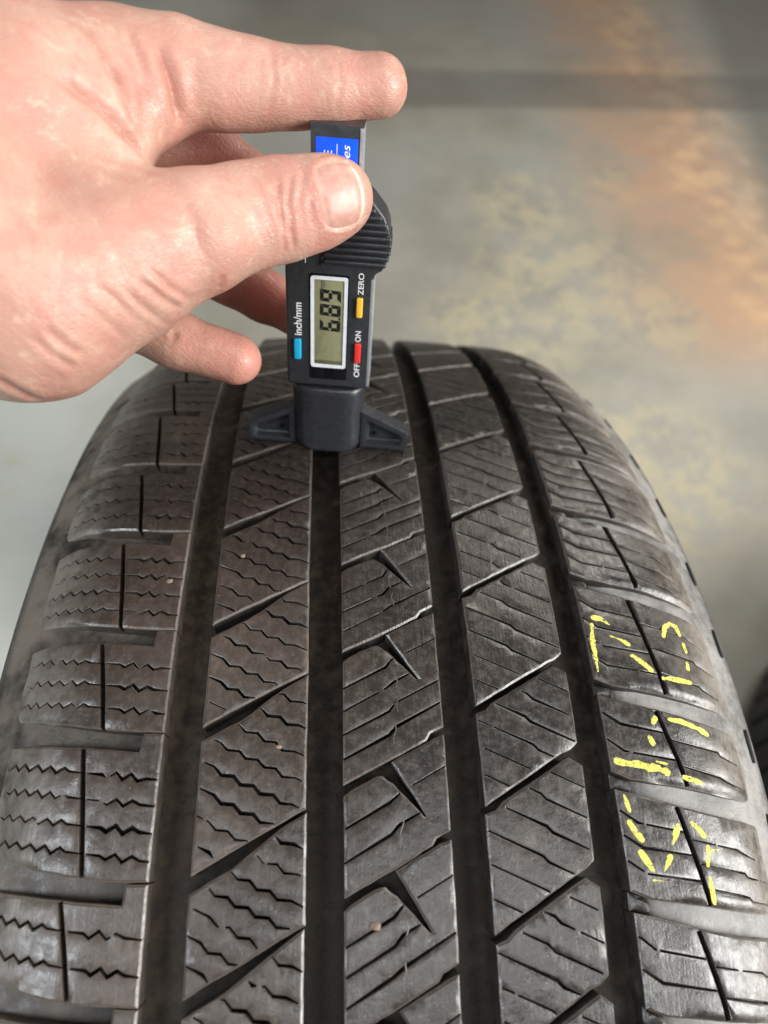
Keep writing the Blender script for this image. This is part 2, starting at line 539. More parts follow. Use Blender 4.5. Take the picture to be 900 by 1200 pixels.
def zigzag(u0, s0, u1, s1, za, zb, period, amp):
    """straight - teeth between fractions za..zb - straight"""
    L = math.hypot(u1 - u0, s1 - s0)
    d = np.array([u1 - u0, s1 - s0]) / L; n = np.array([-d[1], d[0]])
    pts = [np.array([u0, s0])]
    k = 0; x = za * L
    pts.append(pts[0] + d * x)
    while x + period * 0.5 < zb * L:
        x += period * 0.5
        pts.append(np.array([u0, s0]) + d * (x - period * 0.12) + n * amp * (1 if k % 2 else -1) * random.uniform(0.85, 1.1))
        k += 1
    pts.append(np.array([u0, s0]) + d * min(x + period * 0.4, L * 0.985))
    pts.append(np.array([u1, s1]))
    return np.array(pts)

def rib1(s0, s1):
    p = s1 - s0
    e = -64.0
    out = [(e, s0 + 2.3), (-70.4, s0 + 2.7), (-78, s0 + 3.4), (-85, s0 + 4.4), (-96, s0 + 6.4), (-108, s0 + 8.8), (-118.5, s0 + 10.9),
           (-118.5, s1 + 2.1), (-110, s1 + 1.4), (-95, s1 - 0.1), (-84.5, s1 - 1.1), (-70.0, s1 - 2.8), (-69.6, s1 + 2.2), (e, s1 + 1.9)]
    S = []
    a = (-80.9, s0 + 3.4); b = (-85.6, s1 - 1.2)
    S.append(([a, ((a[0] + b[0]) / 2 + 0.2, (a[1] + b[1]) / 2), b], 1.1, 1.25, 4.0))
    n = 4 if p > 34 else (3 if p > 28.5 else 2)
    sp_ = (p - 11.5) / n
    for i in range(n):
        sr = s1 - 10.2 - i * sp_ * 1.03
        um = -84.6 + (i + 0.5) / n * 3.6
        r_ = zigzag(um + 0.8, sr + 2.4, e - 0.2, sr, 0.22, 0.78, 4.2 + jit(.2), 0.85)
        q = within(r_, out, 0.15)
        if q is not None: S.append((q, 0.30, random.uniform(0.6, 0.95), 5.0))
        l_ = zigzag(um - 0.8, sr + 2.6, -110.5 + jit(1.5), sr + 6.4, 0.14, 0.97, 4.1 + jit(.2), 0.8)
        q = within(l_, out, 0.3)
        if q is not None: S.append((q, 0.3, random.uniform(0.42, 0.65), 4.0))
    return out, S

def stairs(u0, s0, u1, slope, za, zb, run=3.3, fall=1.9):
    """descending stair-step sipe"""
    pts = [(u0, s0)]
    u = u0 + za * (u1 - u0); pts.append((u, s0 + slope * (u - u0)))
    end = u0 + zb * (u1 - u0); k = 0
    while u < end - 1.0:
        s = pts[-1][1]
        u += 1.9 + jit(.1); s -= (fall + 0.25 + jit(.12)); pts.append((u, s))
        u += run + jit(.25); s += -0.05 + (slope * (run + 1.9) + fall + 0.25); pts.append((u, s))
    s = pts[-1][1]
    pts.append((u1, s + slope * (u1 - u)))
    return pts

def rib2(s0, s1):
    p = s1 - s0
    L, R = -53.4, -24.3
    # near edge of this block = upper side of its slanted groove
    near = [(R, s0 + 0.1), (-32.2, s0 - 3.9), (-38.9, s0 - 7.4), (-46.4, s0 - 11.2), (L, s0 - 14.9)]
    far = [(R, s1 - 0.65), (-31.0, s1 - 4.6), (-35.5, s1 - 7.9), (-39.5, s1 - 11.0), (-43, s1 - 13.5), (-48.5, s1 - 16.3), (L, s1 - 19.0)]
    out = near[::-1] + far
    S = []
    n = int(round((p + 11.5) / 6.7)) + 1
    for i in range(n):
        sl = s1 + 4.0 - i * (p + 11.5) / (n - 1)
        ln = stairs(L + 0.3, sl, R - 0.3, -0.475, 0.16 + jit(.05), 0.84 + jit(.06))
        q = within(ln, out, random.choice([0.25, 0.5, 1.1]))
        if q is not None: S.append((q, 0.28, random.uniform(0.55, 0.9), 5.5))
    return out, S

def rib3(s0, s1):
    # block between the hook at s1 (far side) and the hook at s0 (near side); s = arc of a hook's apex
    p = s1 - s0
    L, R = -14.2, 14.4
    near = [(L, s0 - 5.2), (-2.9, s0 + 0.1), (-0.8, s0 + 1.0), (9.2, s0 + 6.0), (10.4, s0 + 8.0), (R, s0 + 9.8)]
    far = [(R, s1 + 7.6), (11.2, s1 + 6.5), (9.6, s1 + 5.6), (-0.9, s1 + 0.55), (2.3, s1 - 4.6), (5.4, s1 - 9.3), (8.0, s1 - 13.6), (7.5, s1 - 13.7), (3.8, s1 - 9.9), (-0.6, s1 - 5.3), (-3.6, s1 - 3.1), (-4.9, s1 - 3.3), (-9, s1 - 5.0), (-12.2, s1 - 6.6), (L, s1 - 8.2)]
    out = near + far
    S = []
    n = int(round((p - 11.1) / 6.7)); d = (p - 11.1) / n
    for i in range(n):
        a = s1 - 16.3 - i * d
        ln = [(L, a), (-1.5 + jit(.6), a + 6.4), (0.7 + jit(.3), a + 8.6 + jit(.3)), (R, a + 15.6)]
        q = within(ln, out, random.choice([0.0, 0.1, 0.3]))
        if q is not None: S.append((q, 0.40, random.uniform(0.6, 0.85), 5.5))
        # short far part beyond the tail of the hook
        if a + 8.6 > s1 - 11.0:
            ln2 = [(4.6, a + 10.6), (R, a + 15.6)]
            q2 = within(ln2, out, 0.3)
            if q2 is not None and (q is None or q[-1][0] < 5): S.append((q2, 0.3, 0.5, 5.0))
    return out, S

def rib4(s0, s1):
    p = s1 - s0
    L, R = 24.3, 53.4
    near = [(R, s0), (50.9, s0 - 2.1), (48.2, s0 - 3.1), (28.5, s0 - 14.1), (L, s0 - 16.4)]
    far = [(L, s1 - 18.6), (27.4, s1 - 17.4), (29.3, s1 - 15.6), (48.5, s1 - 4.9), (50.2, s1 - 4.2), (53.8, s1 - 6.4)]
    out = near + far
    S = []
    n = int(round((p + 10) / 8.1)) + 1
    for i in range(n):
        a = s1 + 1.9 - i * (p + 10) / (n - 1)
        um = 38.5 + jit(2.5)
        sl = -0.455
        ln = [(L, a), (um, a + sl * (um - L)), (um + 1.5, a + sl * (um - L) - 1.6), (R + .3, a - 1.1 + sl * (R - L))]
        q = within(ln, out, random.choice([0.3, 0.6, 1.2]))
        if q is not None: S.append((q, 0.34, random.uniform(0.52, 0.78), 5.5))
    return out, S

def rib5(s0, s1):
    # between lateral grooves whose inner tips lie at s0 (near) and s1 (far)
    p = s1 - s0
    L = 62.4
    near = [(L, s0 + 3.7), (67.8, s0 + 1.6), (76, s0 + 0.3), (84.8, s0 - 1.2), (98, s0 - 3.6), (108, s0 - 5.4), (118.5, s0 - 7.0)]
    far = [(118.5, s1 - 13.9), (108, s1 - 11.6), (98, s1 - 9.9), (87, s1 - 7.5), (78, s1 - 5.2), (67.6, s1 - 2.5), (L, s1 - 1.2)]
    out = near + far
    S = []
    a = (79.8, s1 - 6.2); b = (85.2, s0 - 0.8)
    S.append(([a, ((a[0] + b[0]) / 2 + 0.1, (a[1] + b[1]) / 2), b], 1.25, 1.35, 4.4))
    n = max(2, int(round((p - 11.5) / 6.4)))
    d = (p - 11.5) / n
    for i in range(n):
        t_ = s1 - 6.4 - i * d
        ub = a[0] + (b[0] - a[0]) * (a[1] - (t_ - 6.5)) / (a[1] - b[1])
        ln = [(L, t_), (67.6 + jit(.5), t_ - 3.6), (ub - 0.9, t_ - 6.3 + jit(.4))]
        q = within(ln, out, 0.2)
        if q is not None: S.append((q, 0.42, random.uniform(0.5, 0.75), 5.0))
    m_ = max(2, int(round((p - 9) / 8.5)))
    for i in range(m_):
        t_ = s1 - 14.8 - i * (p - 12) / m_
        ub = a[0] + (b[0] - a[0]) * (a[1] - t_) / (a[1] - b[1])
        ln = [(ub + 1.0, t_), (98 + jit(1), t_ - 3.2), (99.4, t_ - 4.3), (107 + jit(2), t_ - 6.4)]
        q = within(ln, out, 0.4)
        if q is not None: S.append((q, 0.3, random.uniform(0.4, 0.6), 4.0))
    return out, S

RIBS = ((rib1, -61.4), (rib2, -43.0), (rib3, -31.9), (rib4, 0.0), (rib5, -11.8))
for fn, sh in RIBS:
    for i in range(len(TIPS) - 1):
        s0, s1 = TIPS[i] + sh, TIPS[i + 1] + sh
        if s1 < -215 or s0 > 285: continue
        out, S = fn(s0, s1)
        soft = None
        if fn is rib1: soft = [out[4:7]]
        if fn is rib5: soft = [out[2:7]]
        tread_piece('tread_block', out, S, soft=soft)
# raised tie bars at the inner ends of the right shoulder grooves
for i in range(len(TIPS)):
    s0 = TIPS[i] - 11.8
    if -215 < s0 < 285:
        v, f, d, e_ = build_block([(62.6, s0 + 3.4), (67.9, s0 + 1.4), (68.6, s0 - 0.5), (67.7, s0 - 2.3), (62.6, s0 - 1.0)], [], step=2.0, ch=0.9, cz=1.0)
        v[:, 2] = np.where(v[:, 2] > -3, v[:, 2] - 1.5 - (v[:, 0] < 64.5) * 0.8, v[:, 2])
        o = mesh_obj('groove_tie_bar', surf(v[:, 0], v[:, 1], v[:, 2]), f, RUBBER, None, 40)
        set_attr(o.data, 'lateral', v[:, 0]); set_attr(o.data, 'depth', np.zeros(len(v)))
        tyre_part(o)

# the rest of the tread, underneath and out of sight: plain ribs with their cross grooves, one mass
vv, ff, uu, base = [], [], [], 0
for (ua, ub) in ((-116, -64), (-53.4, -24.3), (-14.2, 14.4), (24.3, 53.4), (62.4, 116)):
    s = 300.0
    while s < 2 * math.pi * R0 - 290:
        q0, q1 = s + 0.6, s + 29.4
        grid_u = np.linspace(ua, ub, 7); grid_s = np.linspace(q0, q1, 4)
        for lvl in (0, 1):
            for a_ in grid_s:
                for b_ in grid_u:
                    hh = -float(groove_depth(b_)) - 0.3 if lvl else 0.0
                    vv.append((b_, a_, hh)); uu.append(b_)
        nU = 7; nS = 4; n1 = nU * nS
        for a_ in range(nS - 1):
            for b_ in range(nU - 1):
                i0 = base + a_ * nU + b_
                ff.append((i0, i0 + 1, i0 + nU + 1, i0 + nU))
        ring = [b_ for b_ in range(nU)] + [a_ * nU + nU - 1 for a_ in range(1, nS)] + [(nS - 1) * nU + b_ for b_ in range(nU - 2, -1, -1)] + [a_ * nU for a_ in range(nS - 2, 0, -1)]
        for k in range(len(ring)):
            a_, b_ = base + ring[k], base + ring[(k + 1) % len(ring)]
            ff.append((a_ + n1, b_ + n1, b_, a_))
        base += 2 * n1
        s += 30.2
vv = np.array(vv)
rest = mesh_obj('lower_tread', surf(vv[:, 0], vv[:, 1], vv[:, 2]), ff, RUBBER, None, 35)
set_attr(rest.data, 'lateral', uu); set_attr(rest.data, 'depth', np.zeros(len(uu)))
tag(rest, kind='stuff')
tyre_part(rest)

# short slots along the right shoulder edge, their shade drawn as black strips
SLOT = plain('slot_black', (0.010, 0.010, 0.010), 0.6)
for i in range(len(TIPS)):
    sc_ = TIPS[i] - 11.8 - 14.0
    if -215 < sc_ < 250:
        vs_ = []
        for k in range(7):
            a_ = sc_ - 5.5 + k * 11 / 6
            w_ = 0.75 if 0 < k < 6 else 0.35
            for (du, hh) in ((-w_, -0.3), (-w_, 0.42), (w_, 0.42), (w_, -0.3)):
                vs_.append((117.6 + du, a_, hh))
        fs_ = [(0, 1, 2, 3), (24, 27, 26, 25)]
        for k in range(6):
            for q in range(4):
                fs_.append((k * 4 + q, k * 4 + (q + 1) % 4, k * 4 + 4 + (q + 1) % 4, k * 4 + 4 + q))
        vs_ = np.array(vs_)
        tyre_part(mesh_obj('shoulder_slot_strip', surf(vs_[:, 0], vs_[:, 1], vs_[:, 2]), fs_, SLOT, None, 30))

# ------------------------------------------------------------------ yellow chalk figures on the right shoulder
def make_chalk():
    t = NT('yellow_chalk')
    n = t.noise(1500.0, 4, 0.7); n2 = t.noise(500.0, 3, 0.6)
    t.l(t.mix(t.ramp(n, 0.3, 0.65), (0.40, 0.38, 0.07), (0.66, 0.64, 0.15)), t.b.inputs['Base Color'])
    t.b.inputs['Roughness'].default_value = 0.85
    t.b.inputs['Specular IOR Level'].default_value = 0.2
    # waxy film, thin where the rubber grain stands low
    t.l(t.ramp(t.math('ADD', t.math('MULTIPLY', n, 0.6), t.math('MULTIPLY', n2, 0.4)), 0.37, 0.46), t.b.inputs['Alpha'])
    return t.mat
CHALK = make_chalk()
STROKES = [([(65.6, 2.5), (69.0, 2.2), (71.5, -0.1)], 2.2), ([(65.4, 0.5), (64.3, -7.4), (63.9, -16.0)], 1.7), ([(70.6, -3.7), (73.8, -5.2), (76.6, -7.2)], 1.9),
    ([(75.8, -10.3), (80.6, -13.9), (82.3, -15.6)], 2.0), ([(84.6, -17.6), (90.0, -17.8), (95.6, -18.4)], 1.7), ([(89.3, -3.7), (91.0, 0.2), (93.4, 2.0), (95.8, 1.3), (96.4, -2.4)], 1.6),
    ([(96.7, -4.4), (96.8, -8.3)], 1.8), ([(96.2, -11.1), (95.5, -14.3)], 1.7), ([(77.6, -31.8), (79.4, -29.6)], 2.0), ([(83.0, -30.2), (89.2, -31.4), (93.4, -33.0), (96.7, -34.7)], 1.9),
    ([(75.7, -35.2), (76.8, -38.2)], 1.9), ([(63.4, -42.1), (68.5, -43.0), (73.7, -44.0), (80.0, -45.8)], 2.6), ([(83.6, -46.8), (89.9, -48.6)], 1.5), ([(64.6, -51.2), (65.6, -56.0)], 1.7),
    ([(64.6, -57.8), (66.6, -61.2), (68.2, -63.6)], 2.0), ([(66.3, -65.6), (69.8, -71.0)], 2.3), ([(68.9, -72.9), (72.8, -73.5)], 1.2), ([(79.4, -59.3), (77.9, -62.0), (76.4, -64.5)], 1.8),
    ([(75.6, -67.0), (72.7, -71.0)], 1.8), ([(82.9, -58.8), (85.2, -60.7), (87.2, -63.2)], 1.7), ([(87.4, -65.0), (86.0, -70.6)], 1.4), ([(87.6, -66.4), (90.8, -66.4)], 0.6), ([(86.1, -72.9), (86.0, -79.8)], 1.5), ([(76.2, -42.5), (80.0, -43.4)], 0.7)]
for line, w in STROKES:
    p = resample(line, 0.7, False)
    n = vnormals(p, False)
    d = np.linspace(0, 1, len(p))
    tp = np.sqrt(np.clip(np.minimum(d, 1 - d) * (len(p) - 1) * 0.7 / (w * 0.5) + 0.3, 0, 1))
    wl = w * 0.52 * (0.80 + 0.20 * np.sin(d * 3.1)) + rng.normal(0, 0.05, len(p)); wr = w * 0.52 * (0.80 + 0.20 * np.sin(d * 3.1)) + rng.normal(0, 0.05, len(p))
    wl = wl * tp; wr = wr * tp
    a_ = p + n * wl[:, None]; c_ = p - n * wr[:, None]
    N = len(p)
    vs_ = np.vstack([np.c_[a_, np.full(N, -0.06)], np.c_[p, np.full(N, 0.07)], np.c_[c_, np.full(N, -0.06)]])
    kk = np.clip((np.abs(vs_[:, 0]) - 105) / 11.0, 0, 1)
    fs_ = []
    for k in range(N - 1):
        fs_.append((k, N + k, N + k + 1, k + 1)); fs_.append((N + k, 2 * N + k, 2 * N + k + 1, N + k + 1))
    tyre_part(mesh_obj('chalk_stroke', surf(vs_[:, 0], vs_[:, 1], vs_[:, 2] + 0.02), fs_, CHALK, None, 180))

# fine mould line wandering along the centre rib
st = -150.0
while st < 240:
    en = st + random.uniform(4.0, 9.0)
    p = np.array([(0.9 + 0.8 * math.sin(q * 0.21) + 0.25 * math.sin(q * 1.3) + random.uniform(-.12, .12), q) for q in np.arange(st, en, 0.9)])
    if len(p) > 2 and not any(st < t_ - 31.9 + 3.0 and en > t_ - 31.9 - 7.5 for t_ in TIPS):
        nn = vnormals(p, False); N = len(p)
        vs_ = np.vstack([np.c_[p + nn * 0.17, np.full(N, -0.05)], np.c_[p, np.full(N, 0.09)], np.c_[p - nn * 0.17, np.full(N, -0.05)]])
        fs_ = []
        for k in range(N - 1):
            fs_.append((k, N + k, N + k + 1, k + 1)); fs_.append((N + k, 2 * N + k, 2 * N + k + 1, N + k + 1))
        o = mesh_obj('mould_line', surf(vs_[:, 0], vs_[:, 1], vs_[:, 2]), fs_, RUBBER, None, 180)
        set_attr(o.data, 'lateral', vs_[:, 0]); set_attr(o.data, 'depth', np.zeros(3 * N)); set_attr(o.data, 'edge', np.full(3 * N, 0.6))
        tyre_part(o)
    st = en + random.uniform(0.8, 2.5)

# ------------------------------------------------------------------ tread depth gauge
GM = Matrix(((0.9945219, 0.0, -0.10452846, -18.8 * MM), (-0.10151804, 0.23826568, -0.96587968, 76.3202 * MM), (0.02490555, 0.97120001, 0.23696044, 336.2573 * MM), (0, 0, 0, 1)))
gauge = empty('depth_gauge')
gauge.matrix_world = GM
tag(gauge, 'black digital tread depth gauge with small screen, held upright on the tyre', 'gauge')
G_BODY = plain('gauge_dark_plastic', (0.032, 0.034, 0.039), 0.36, noise_amt=0.15, bump=0.25, bscale=3000)
G_BASE = plain('gauge_grey_plastic', (0.026, 0.0275, 0.032), 0.30, noise_amt=0.12, bump=0.25, bscale=2200)
G_BLACK = plain('gauge_gloss_black', (0.006, 0.006, 0.008), 0.12)
G_WHITE = plain('print_white', (0.78, 0.79, 0.80), 0.55, noise_amt=0.06)
G_FRAME = plain('screen_frame_grey', (0.74, 0.78, 0.84), 0.35, noise_amt=0.05)
G_LCD = plain('screen_olive', (0.235, 0.235, 0.135), 0.22, noise_amt=0.05)
G_LCD2 = plain('screen_olive_shaded', (0.10, 0.10, 0.058), 0.3, noise_amt=0.05)
G_SEG = plain('screen_segment', (0.012, 0.012, 0.012), 0.4)
G_SEG2 = plain('screen_small_segment', (0.075, 0.075, 0.045), 0.4)
G_BLUE = plain('label_blue', (0.005, 0.085, 0.78), 0.32, noise_amt=0.05)
G_CYAN = plain('button_blue', (0.01, 0.36, 0.62), 0.4, noise_amt=0.05)
G_RED = plain('button_red', (0.72, 0.035, 0.03), 0.4, noise_amt=0.05)
G_YEL = plain('button_yellow', (0.85, 0.50, 0.05), 0.4, noise_amt=0.05)
G_METAL = plain('steel', (0.55, 0.56, 0.58), 0.28, metal=1.0)
G_EDGE = plain('pale_edge', (0.50, 0.52, 0.55), 0.35, metal=0.6, noise_amt=0.05)  # also colours the painted edge highlight on the body

def prism(name, outline, z0, z1, bev, mat, parent, seg=2, smooth=35):
    o = np.array(outline, float)
    if area2(o) < 0: o = o[::-1]
    nn = vnormals(o)
    rings = []
    for k in range(seg + 1):
        a = math.pi / 2 * k / seg
        rings.append((z0 + bev * (1 - math.sin(a)), bev * (1 - math.cos(a))))
    rings = rings[::-1]
    rings = [(z0 + bev * (1 - math.sin(math.pi / 2 * k / seg)), bev * (1 - math.cos(math.pi / 2 * k / seg))) for k in range(seg, -1, -1)]
    rings += [(z1 - bev * (1 - math.sin(math.pi / 2 * k / seg)), bev * (1 - math.cos(math.pi / 2 * k / seg))) for k in range(seg + 1)]
    # z grows from back to front; inset is 0 where the wall is straight
    vs = []
    for z, ins in [(z0, bev)] + [(z0 + bev * (1 - math.cos(math.pi / 2 * k / seg)), bev * (1 - math.sin(math.pi / 2 * k / seg))) for k in range(1, seg + 1)] + \
                  [(z1 - bev * (1 - math.sin(math.pi / 2 * k / seg)), bev * (1 - math.cos(math.pi / 2 * k / seg))) for k in range(seg)] + [(z1, bev)]:
        q = o + nn * ins
        vs.append(np.c_[q, np.full(len(q), z)])
    n = len(o); R = len(vs)
    fs = []
    for r in range(R - 1):
        for i in range(n):
            j = (i + 1) % n
            fs.append((r * n + i, r * n + j, (r + 1) * n + j, (r + 1) * n + i))
    fs.append(tuple(range(n - 1, -1, -1)))
    fs.append(tuple((R - 1) * n + i for i in range(n)))
    return mesh_obj(name, np.vstack(vs), fs, mat, parent, smooth)

def rrect(x0, x1, y0, y1, r, n=4):
    pts = []
    for cx, cy, a0 in ((x1 - r, y0 + r, -90), (x1 - r, y1 - r, 0), (x0 + r, y1 - r, 90), (x0 + r, y0 + r, 180)):
        for k in range(n + 1):
            a = math.radians(a0 + 90 * k / n)
            pts.append((cx + r * math.cos(a), cy + r * math.sin(a)))
    return pts

def ring_frame(name, outer, inner, z0, z1, mat, parent):
    o = np.array(outer); i_ = np.array(inner); n = len(o)
    vs = np.vstack([np.c_[o, np.full(n, z0)], np.c_[o, np.full(n, z1)], np.c_[i_, np.full(n, z1)], np.c_[i_, np.full(n, z0)]])
    fs = []
    for a in range(3):
        for k in range(n):
            j = (k + 1) % n
            fs.append((a * n + k, a * n + j, (a + 1) * n + j, (a + 1) * n + k))
    return mesh_obj(name, vs, fs, mat, parent, 35)

def lettering(name, text, x0, x1, y0, y1, z, mat, parent, weight=0.0, shear=0.0):
    """text that reads upwards, its baseline at x1, inside the box x0..x1, y0..y1"""
    cu = bpy.data.curves.new(name, 'FONT')
    cu.body = text; cu.size = 1.0; cu.offset = weight; cu.shear = shear; cu.extrude = 0.01
    tmp = bpy.data.objects.new('tmp_text', cu)
    scene.collection.objects.link(tmp)
    dg = bpy.context.evaluated_depsgraph_get(); dg.update()
    me = bpy.data.meshes.new_from_object(tmp.evaluated_get(dg))
    bpy.data.objects.remove(tmp); bpy.data.curves.remove(cu)
    v = np.array([q.co[:] for q in me.vertices])
    lo, hi = v.min(0), v.max(0)
    tx = (v[:, 0] - lo[0]) / (hi[0] - lo[0]); ty = (v[:, 1] - lo[1]) / (hi[1] - lo[1])
    nv = np.stack([x1 - ty * (x1 - x0), y0 + tx * (y1 - y0), z + (v[:, 2] > 0) * 0.03], 1) * MM
    me.vertices.foreach_set('co', nv.astype(np.float32).ravel())
    me.materials.clear(); me.materials.append(mat)
    me.update(); me.name = name
    return link(bpy.data.objects.new(name, me), parent)

# body with the thumb bulge at the right
body_out = [(-14.2, 28.2), (-13.4, 27.3), (13.4, 27.3), (14.2, 28.2), (14.05, 67.6), (14.6, 68.9), (16.2, 69.8), (17.4, 71.6), (18.1, 75), (18.3, 79), (17.9, 83), (16.4, 86.3), (12.9, 90.3), (8.6, 94.2), (-8, 94.2), (-12.6, 91), (-14.0, 86)]
body = prism('body', body_out, -13.0, 0.0, 0.9, G_BODY, gauge, 3)
for k in range(9):
    y = 72.1 + k * 2.0
    xr = 18.9 - 0.055 * (y - 78.2) ** 2 * (0.65 if y < 78 else 1.0)
    xl = -2.0 + max(0, (y - 78) * 0.3)
    prism('grip_ridge', rrect(xl, xr, y - 0.72, y + 0.72, 0.6, 3), -10.5, 1.25, 0.62, G_BODY, body, 3)
# moulded seams at the lower left of the grip
prism('grip_edge', rrect(-2.7, -2.15, 70.6, 88, 0.2, 2), -0.5, 0.5, 0.15, G_BODY, body)
prism('seam_mark', rrect(-7.72, -7.5, 70.9, 72.6, 0.1, 2), -0.2, 0.06, 0.03, G_FRAME, body)
prism('seam_mark', rrect(-14.0, -12.4, 70.4, 70.6, 0.1, 2), -0.2, 0.06, 0.03, G_FRAME, body)
win = prism('display_window', rrect(-6.5, 6.35, 30.3, 67.9, 0.8), -0.6, 0.10, 0.1, G_BLACK, gauge)
ring_frame('display_frame', rrect(-5.95, 5.95, 35.0, 67.2, 0.9), rrect(-4.85, 4.85, 36.2, 66.1, 0.35), 0.05, 0.42, G_FRAME, win)
prism('display_screen', rrect(-4.9, 4.9, 36.15, 66.15, 0.2), -0.3, 0.20, 0.02, G_LCD, win)
prism('screen_shadow_strip', rrect(-4.84, 4.84, 36.25, 37.7, 0.1), 0.1, 0.22, 0.005, G_LCD2, win)  # shadow at the screen's lower end, painted as a darker strip
# seven-segment reading 6.89
def segment(name, pts, mat):
    return prism(name, pts, 0.15, 0.245, 0.01, mat, win, 1)
W_, H_, T_ = 3.95, 6.8, 1.2
def digit(y0, segs):
    g = 0.10; h2 = H_ / 2
    shapes = {'a': [(g, H_), (W_ - g, H_), (W_ - T_, H_ - T_), (T_, H_ - T_)],
              'd': [(T_, T_), (W_ - T_, T_), (W_ - g, 0), (g, 0)],
              'g': [(T_ * .6, h2), (T_, h2 + T_ * .5), (W_ - T_, h2 + T_ * .5), (W_ - T_ * .6, h2), (W_ - T_, h2 - T_ * .5), (T_, h2 - T_ * .5)],
              'f': [(0, H_ - g), (T_, H_ - T_ - g), (T_, h2 + T_ * .6), (0, h2 + g)],
              'e': [(0, h2 - g), (T_, h2 - T_ * .6), (T_, T_ + g), (0, g)],
              'b': [(W_, H_ - g), (W_, h2 + g), (W_ - T_, h2 + T_ * .6), (W_ - T_, H_ - T_ - g)],
              'c': [(W_, h2 - g), (W_, g), (W_ - T_, T_ + g), (W_ - T_, h2 - T_ * .6)]}
    for s_ in segs:
        segment('digit_segment', [(3.85 - (ty), y0 + tx + ty * 0.06) for tx, ty in shapes[s_]], G_SEG)
digit(48.5, 'afgedc'); digit(53.7, 'abcdefg'); digit(58.6, 'abcdfg')
segment('decimal_point', [(3.85, 52.75), (3.85, 53.45), (3.1, 53.45), (3.1, 52.75)], G_SEG)
lettering('unit_letters', 'mm', -2.6, -1.2, 62.9, 65.8, 0.235, G_SEG2, win, 0.01)
for nm, x0, x1, y0, y1, mt, lb in (('button', 8.85, 10.9, 54.3, 61.0, G_YEL, 'yellow zero button'), ('button', 8.85, 10.95, 37.8, 44.9, G_RED, 'red on-off button'), ('button', -11.6, -9.2, 37.6, 45.0, G_CYAN, 'light blue unit button')):
    o = prism(nm, rrect(x0, x1, y0, y1, 0.5), -0.5, 0.95, 0.35, mt, gauge, 3)
    o['label'] = lb
lettering('lettering', 'inch/mm', -11.5, -8.95, 46.2, 57.7, 0.0, G_WHITE, body, 0.012)
lettering('lettering', 'ZERO', 9.15, 10.95, 61.9, 69.0, 0.0, G_WHITE, body, 0.014)
lettering('lettering', 'ON', 8.9, 10.8, 45.4, 49.3, 0.0, G_WHITE, body, 0.014)
lettering('lettering', 'OFF', 8.9, 10.85, 32.0, 37.3, 0.0, G_WHITE, body, 0.014)

prism('side_highlight', [(13.25, 28.6), (14.32, 28.6), (14.16, 67.2), (13.15, 67.2)], -12.0, 0.06, 0.25, G_EDGE, body, 2)  # highlight along the body's right edge, added as a pale strip

# sliding blade with its blue label
blade = prism('slider_blade', [(-5.95, 66), (8.9, 66), (8.9, 110), (-5.95, 110)], -10.0, -0.15, 0.45, G_BODY, gauge, 2)
prism('blade_edge', [(7.95, 92), (9.0, 92), (9.0, 109.6), (7.95, 109.6)], -9.0, 0.02, 0.12, G_EDGE, blade, 2)
lab = prism('blue_label', [(-4.4, 88), (7.45, 88), (7.45, 106.8), (-4.4, 106.8)], -0.5, -0.05, 0.02, G_BLUE, blade)
lettering('lettering', 'E', -2.1, 0.15, 101.9, 103.5, -0.05, G_WHITE, lab, 0.0)
prism('label_rule', [(1.46, 96), (1.64, 96), (1.64, 105.25), (1.46, 105.25)], -0.3, -0.02, 0.01, G_WHITE, lab, 1)
lettering('lettering', 'es', 3.75, 5.25, 101.9, 105.2, -0.05, G_WHITE, lab, 0.0, 0.25)

# foot: bulging block, two framed wings, probe
ys = [0.0, 0.25, 0.9, 2.0, 3.6, 6, 10, 15, 20, 24, 25.6, 26.3, 26.6]
secs = []
for y in ys:
    k = max(0.0, 1 - y / 4.2)
    w = 12.7 - 3.0 * (1 - math.sqrt(max(0.0, 1 - k * k)))
    ed = 0.9 * max(0.0, (y - 25.4) / 1.2) ** 2 + (0.7 if y == 0 else 0.25 if y == 0.25 else 0)
    xs = np.sin(np.linspace(-1, 1, 21) * math.pi / 2) * (w - ed)
    zf = 1.6 - 5.2 * np.abs(xs / w) ** 5 - ed
    fr = np.c_[xs, np.full(21, y), zf]
    bk = np.array([((w - ed), y, -14.0 + ed), (-(w - ed), y, -14.0 + ed)])
    secs.append(np.vstack([fr, bk]))
n = 23; fs = []
for r in range(len(secs) - 1):
    for i in range(n):
        j = (i + 1) % n
        fs.append((r * n + i, r * n + j, (r + 1) * n + j, (r + 1) * n + i))
fs.append(tuple(range(n))); fs.append(tuple((len(secs) - 1) * n + i for i in range(n - 1, -1, -1)))
foot = mesh_obj('foot', np.vstack(secs), fs, G_BASE, gauge, 40)
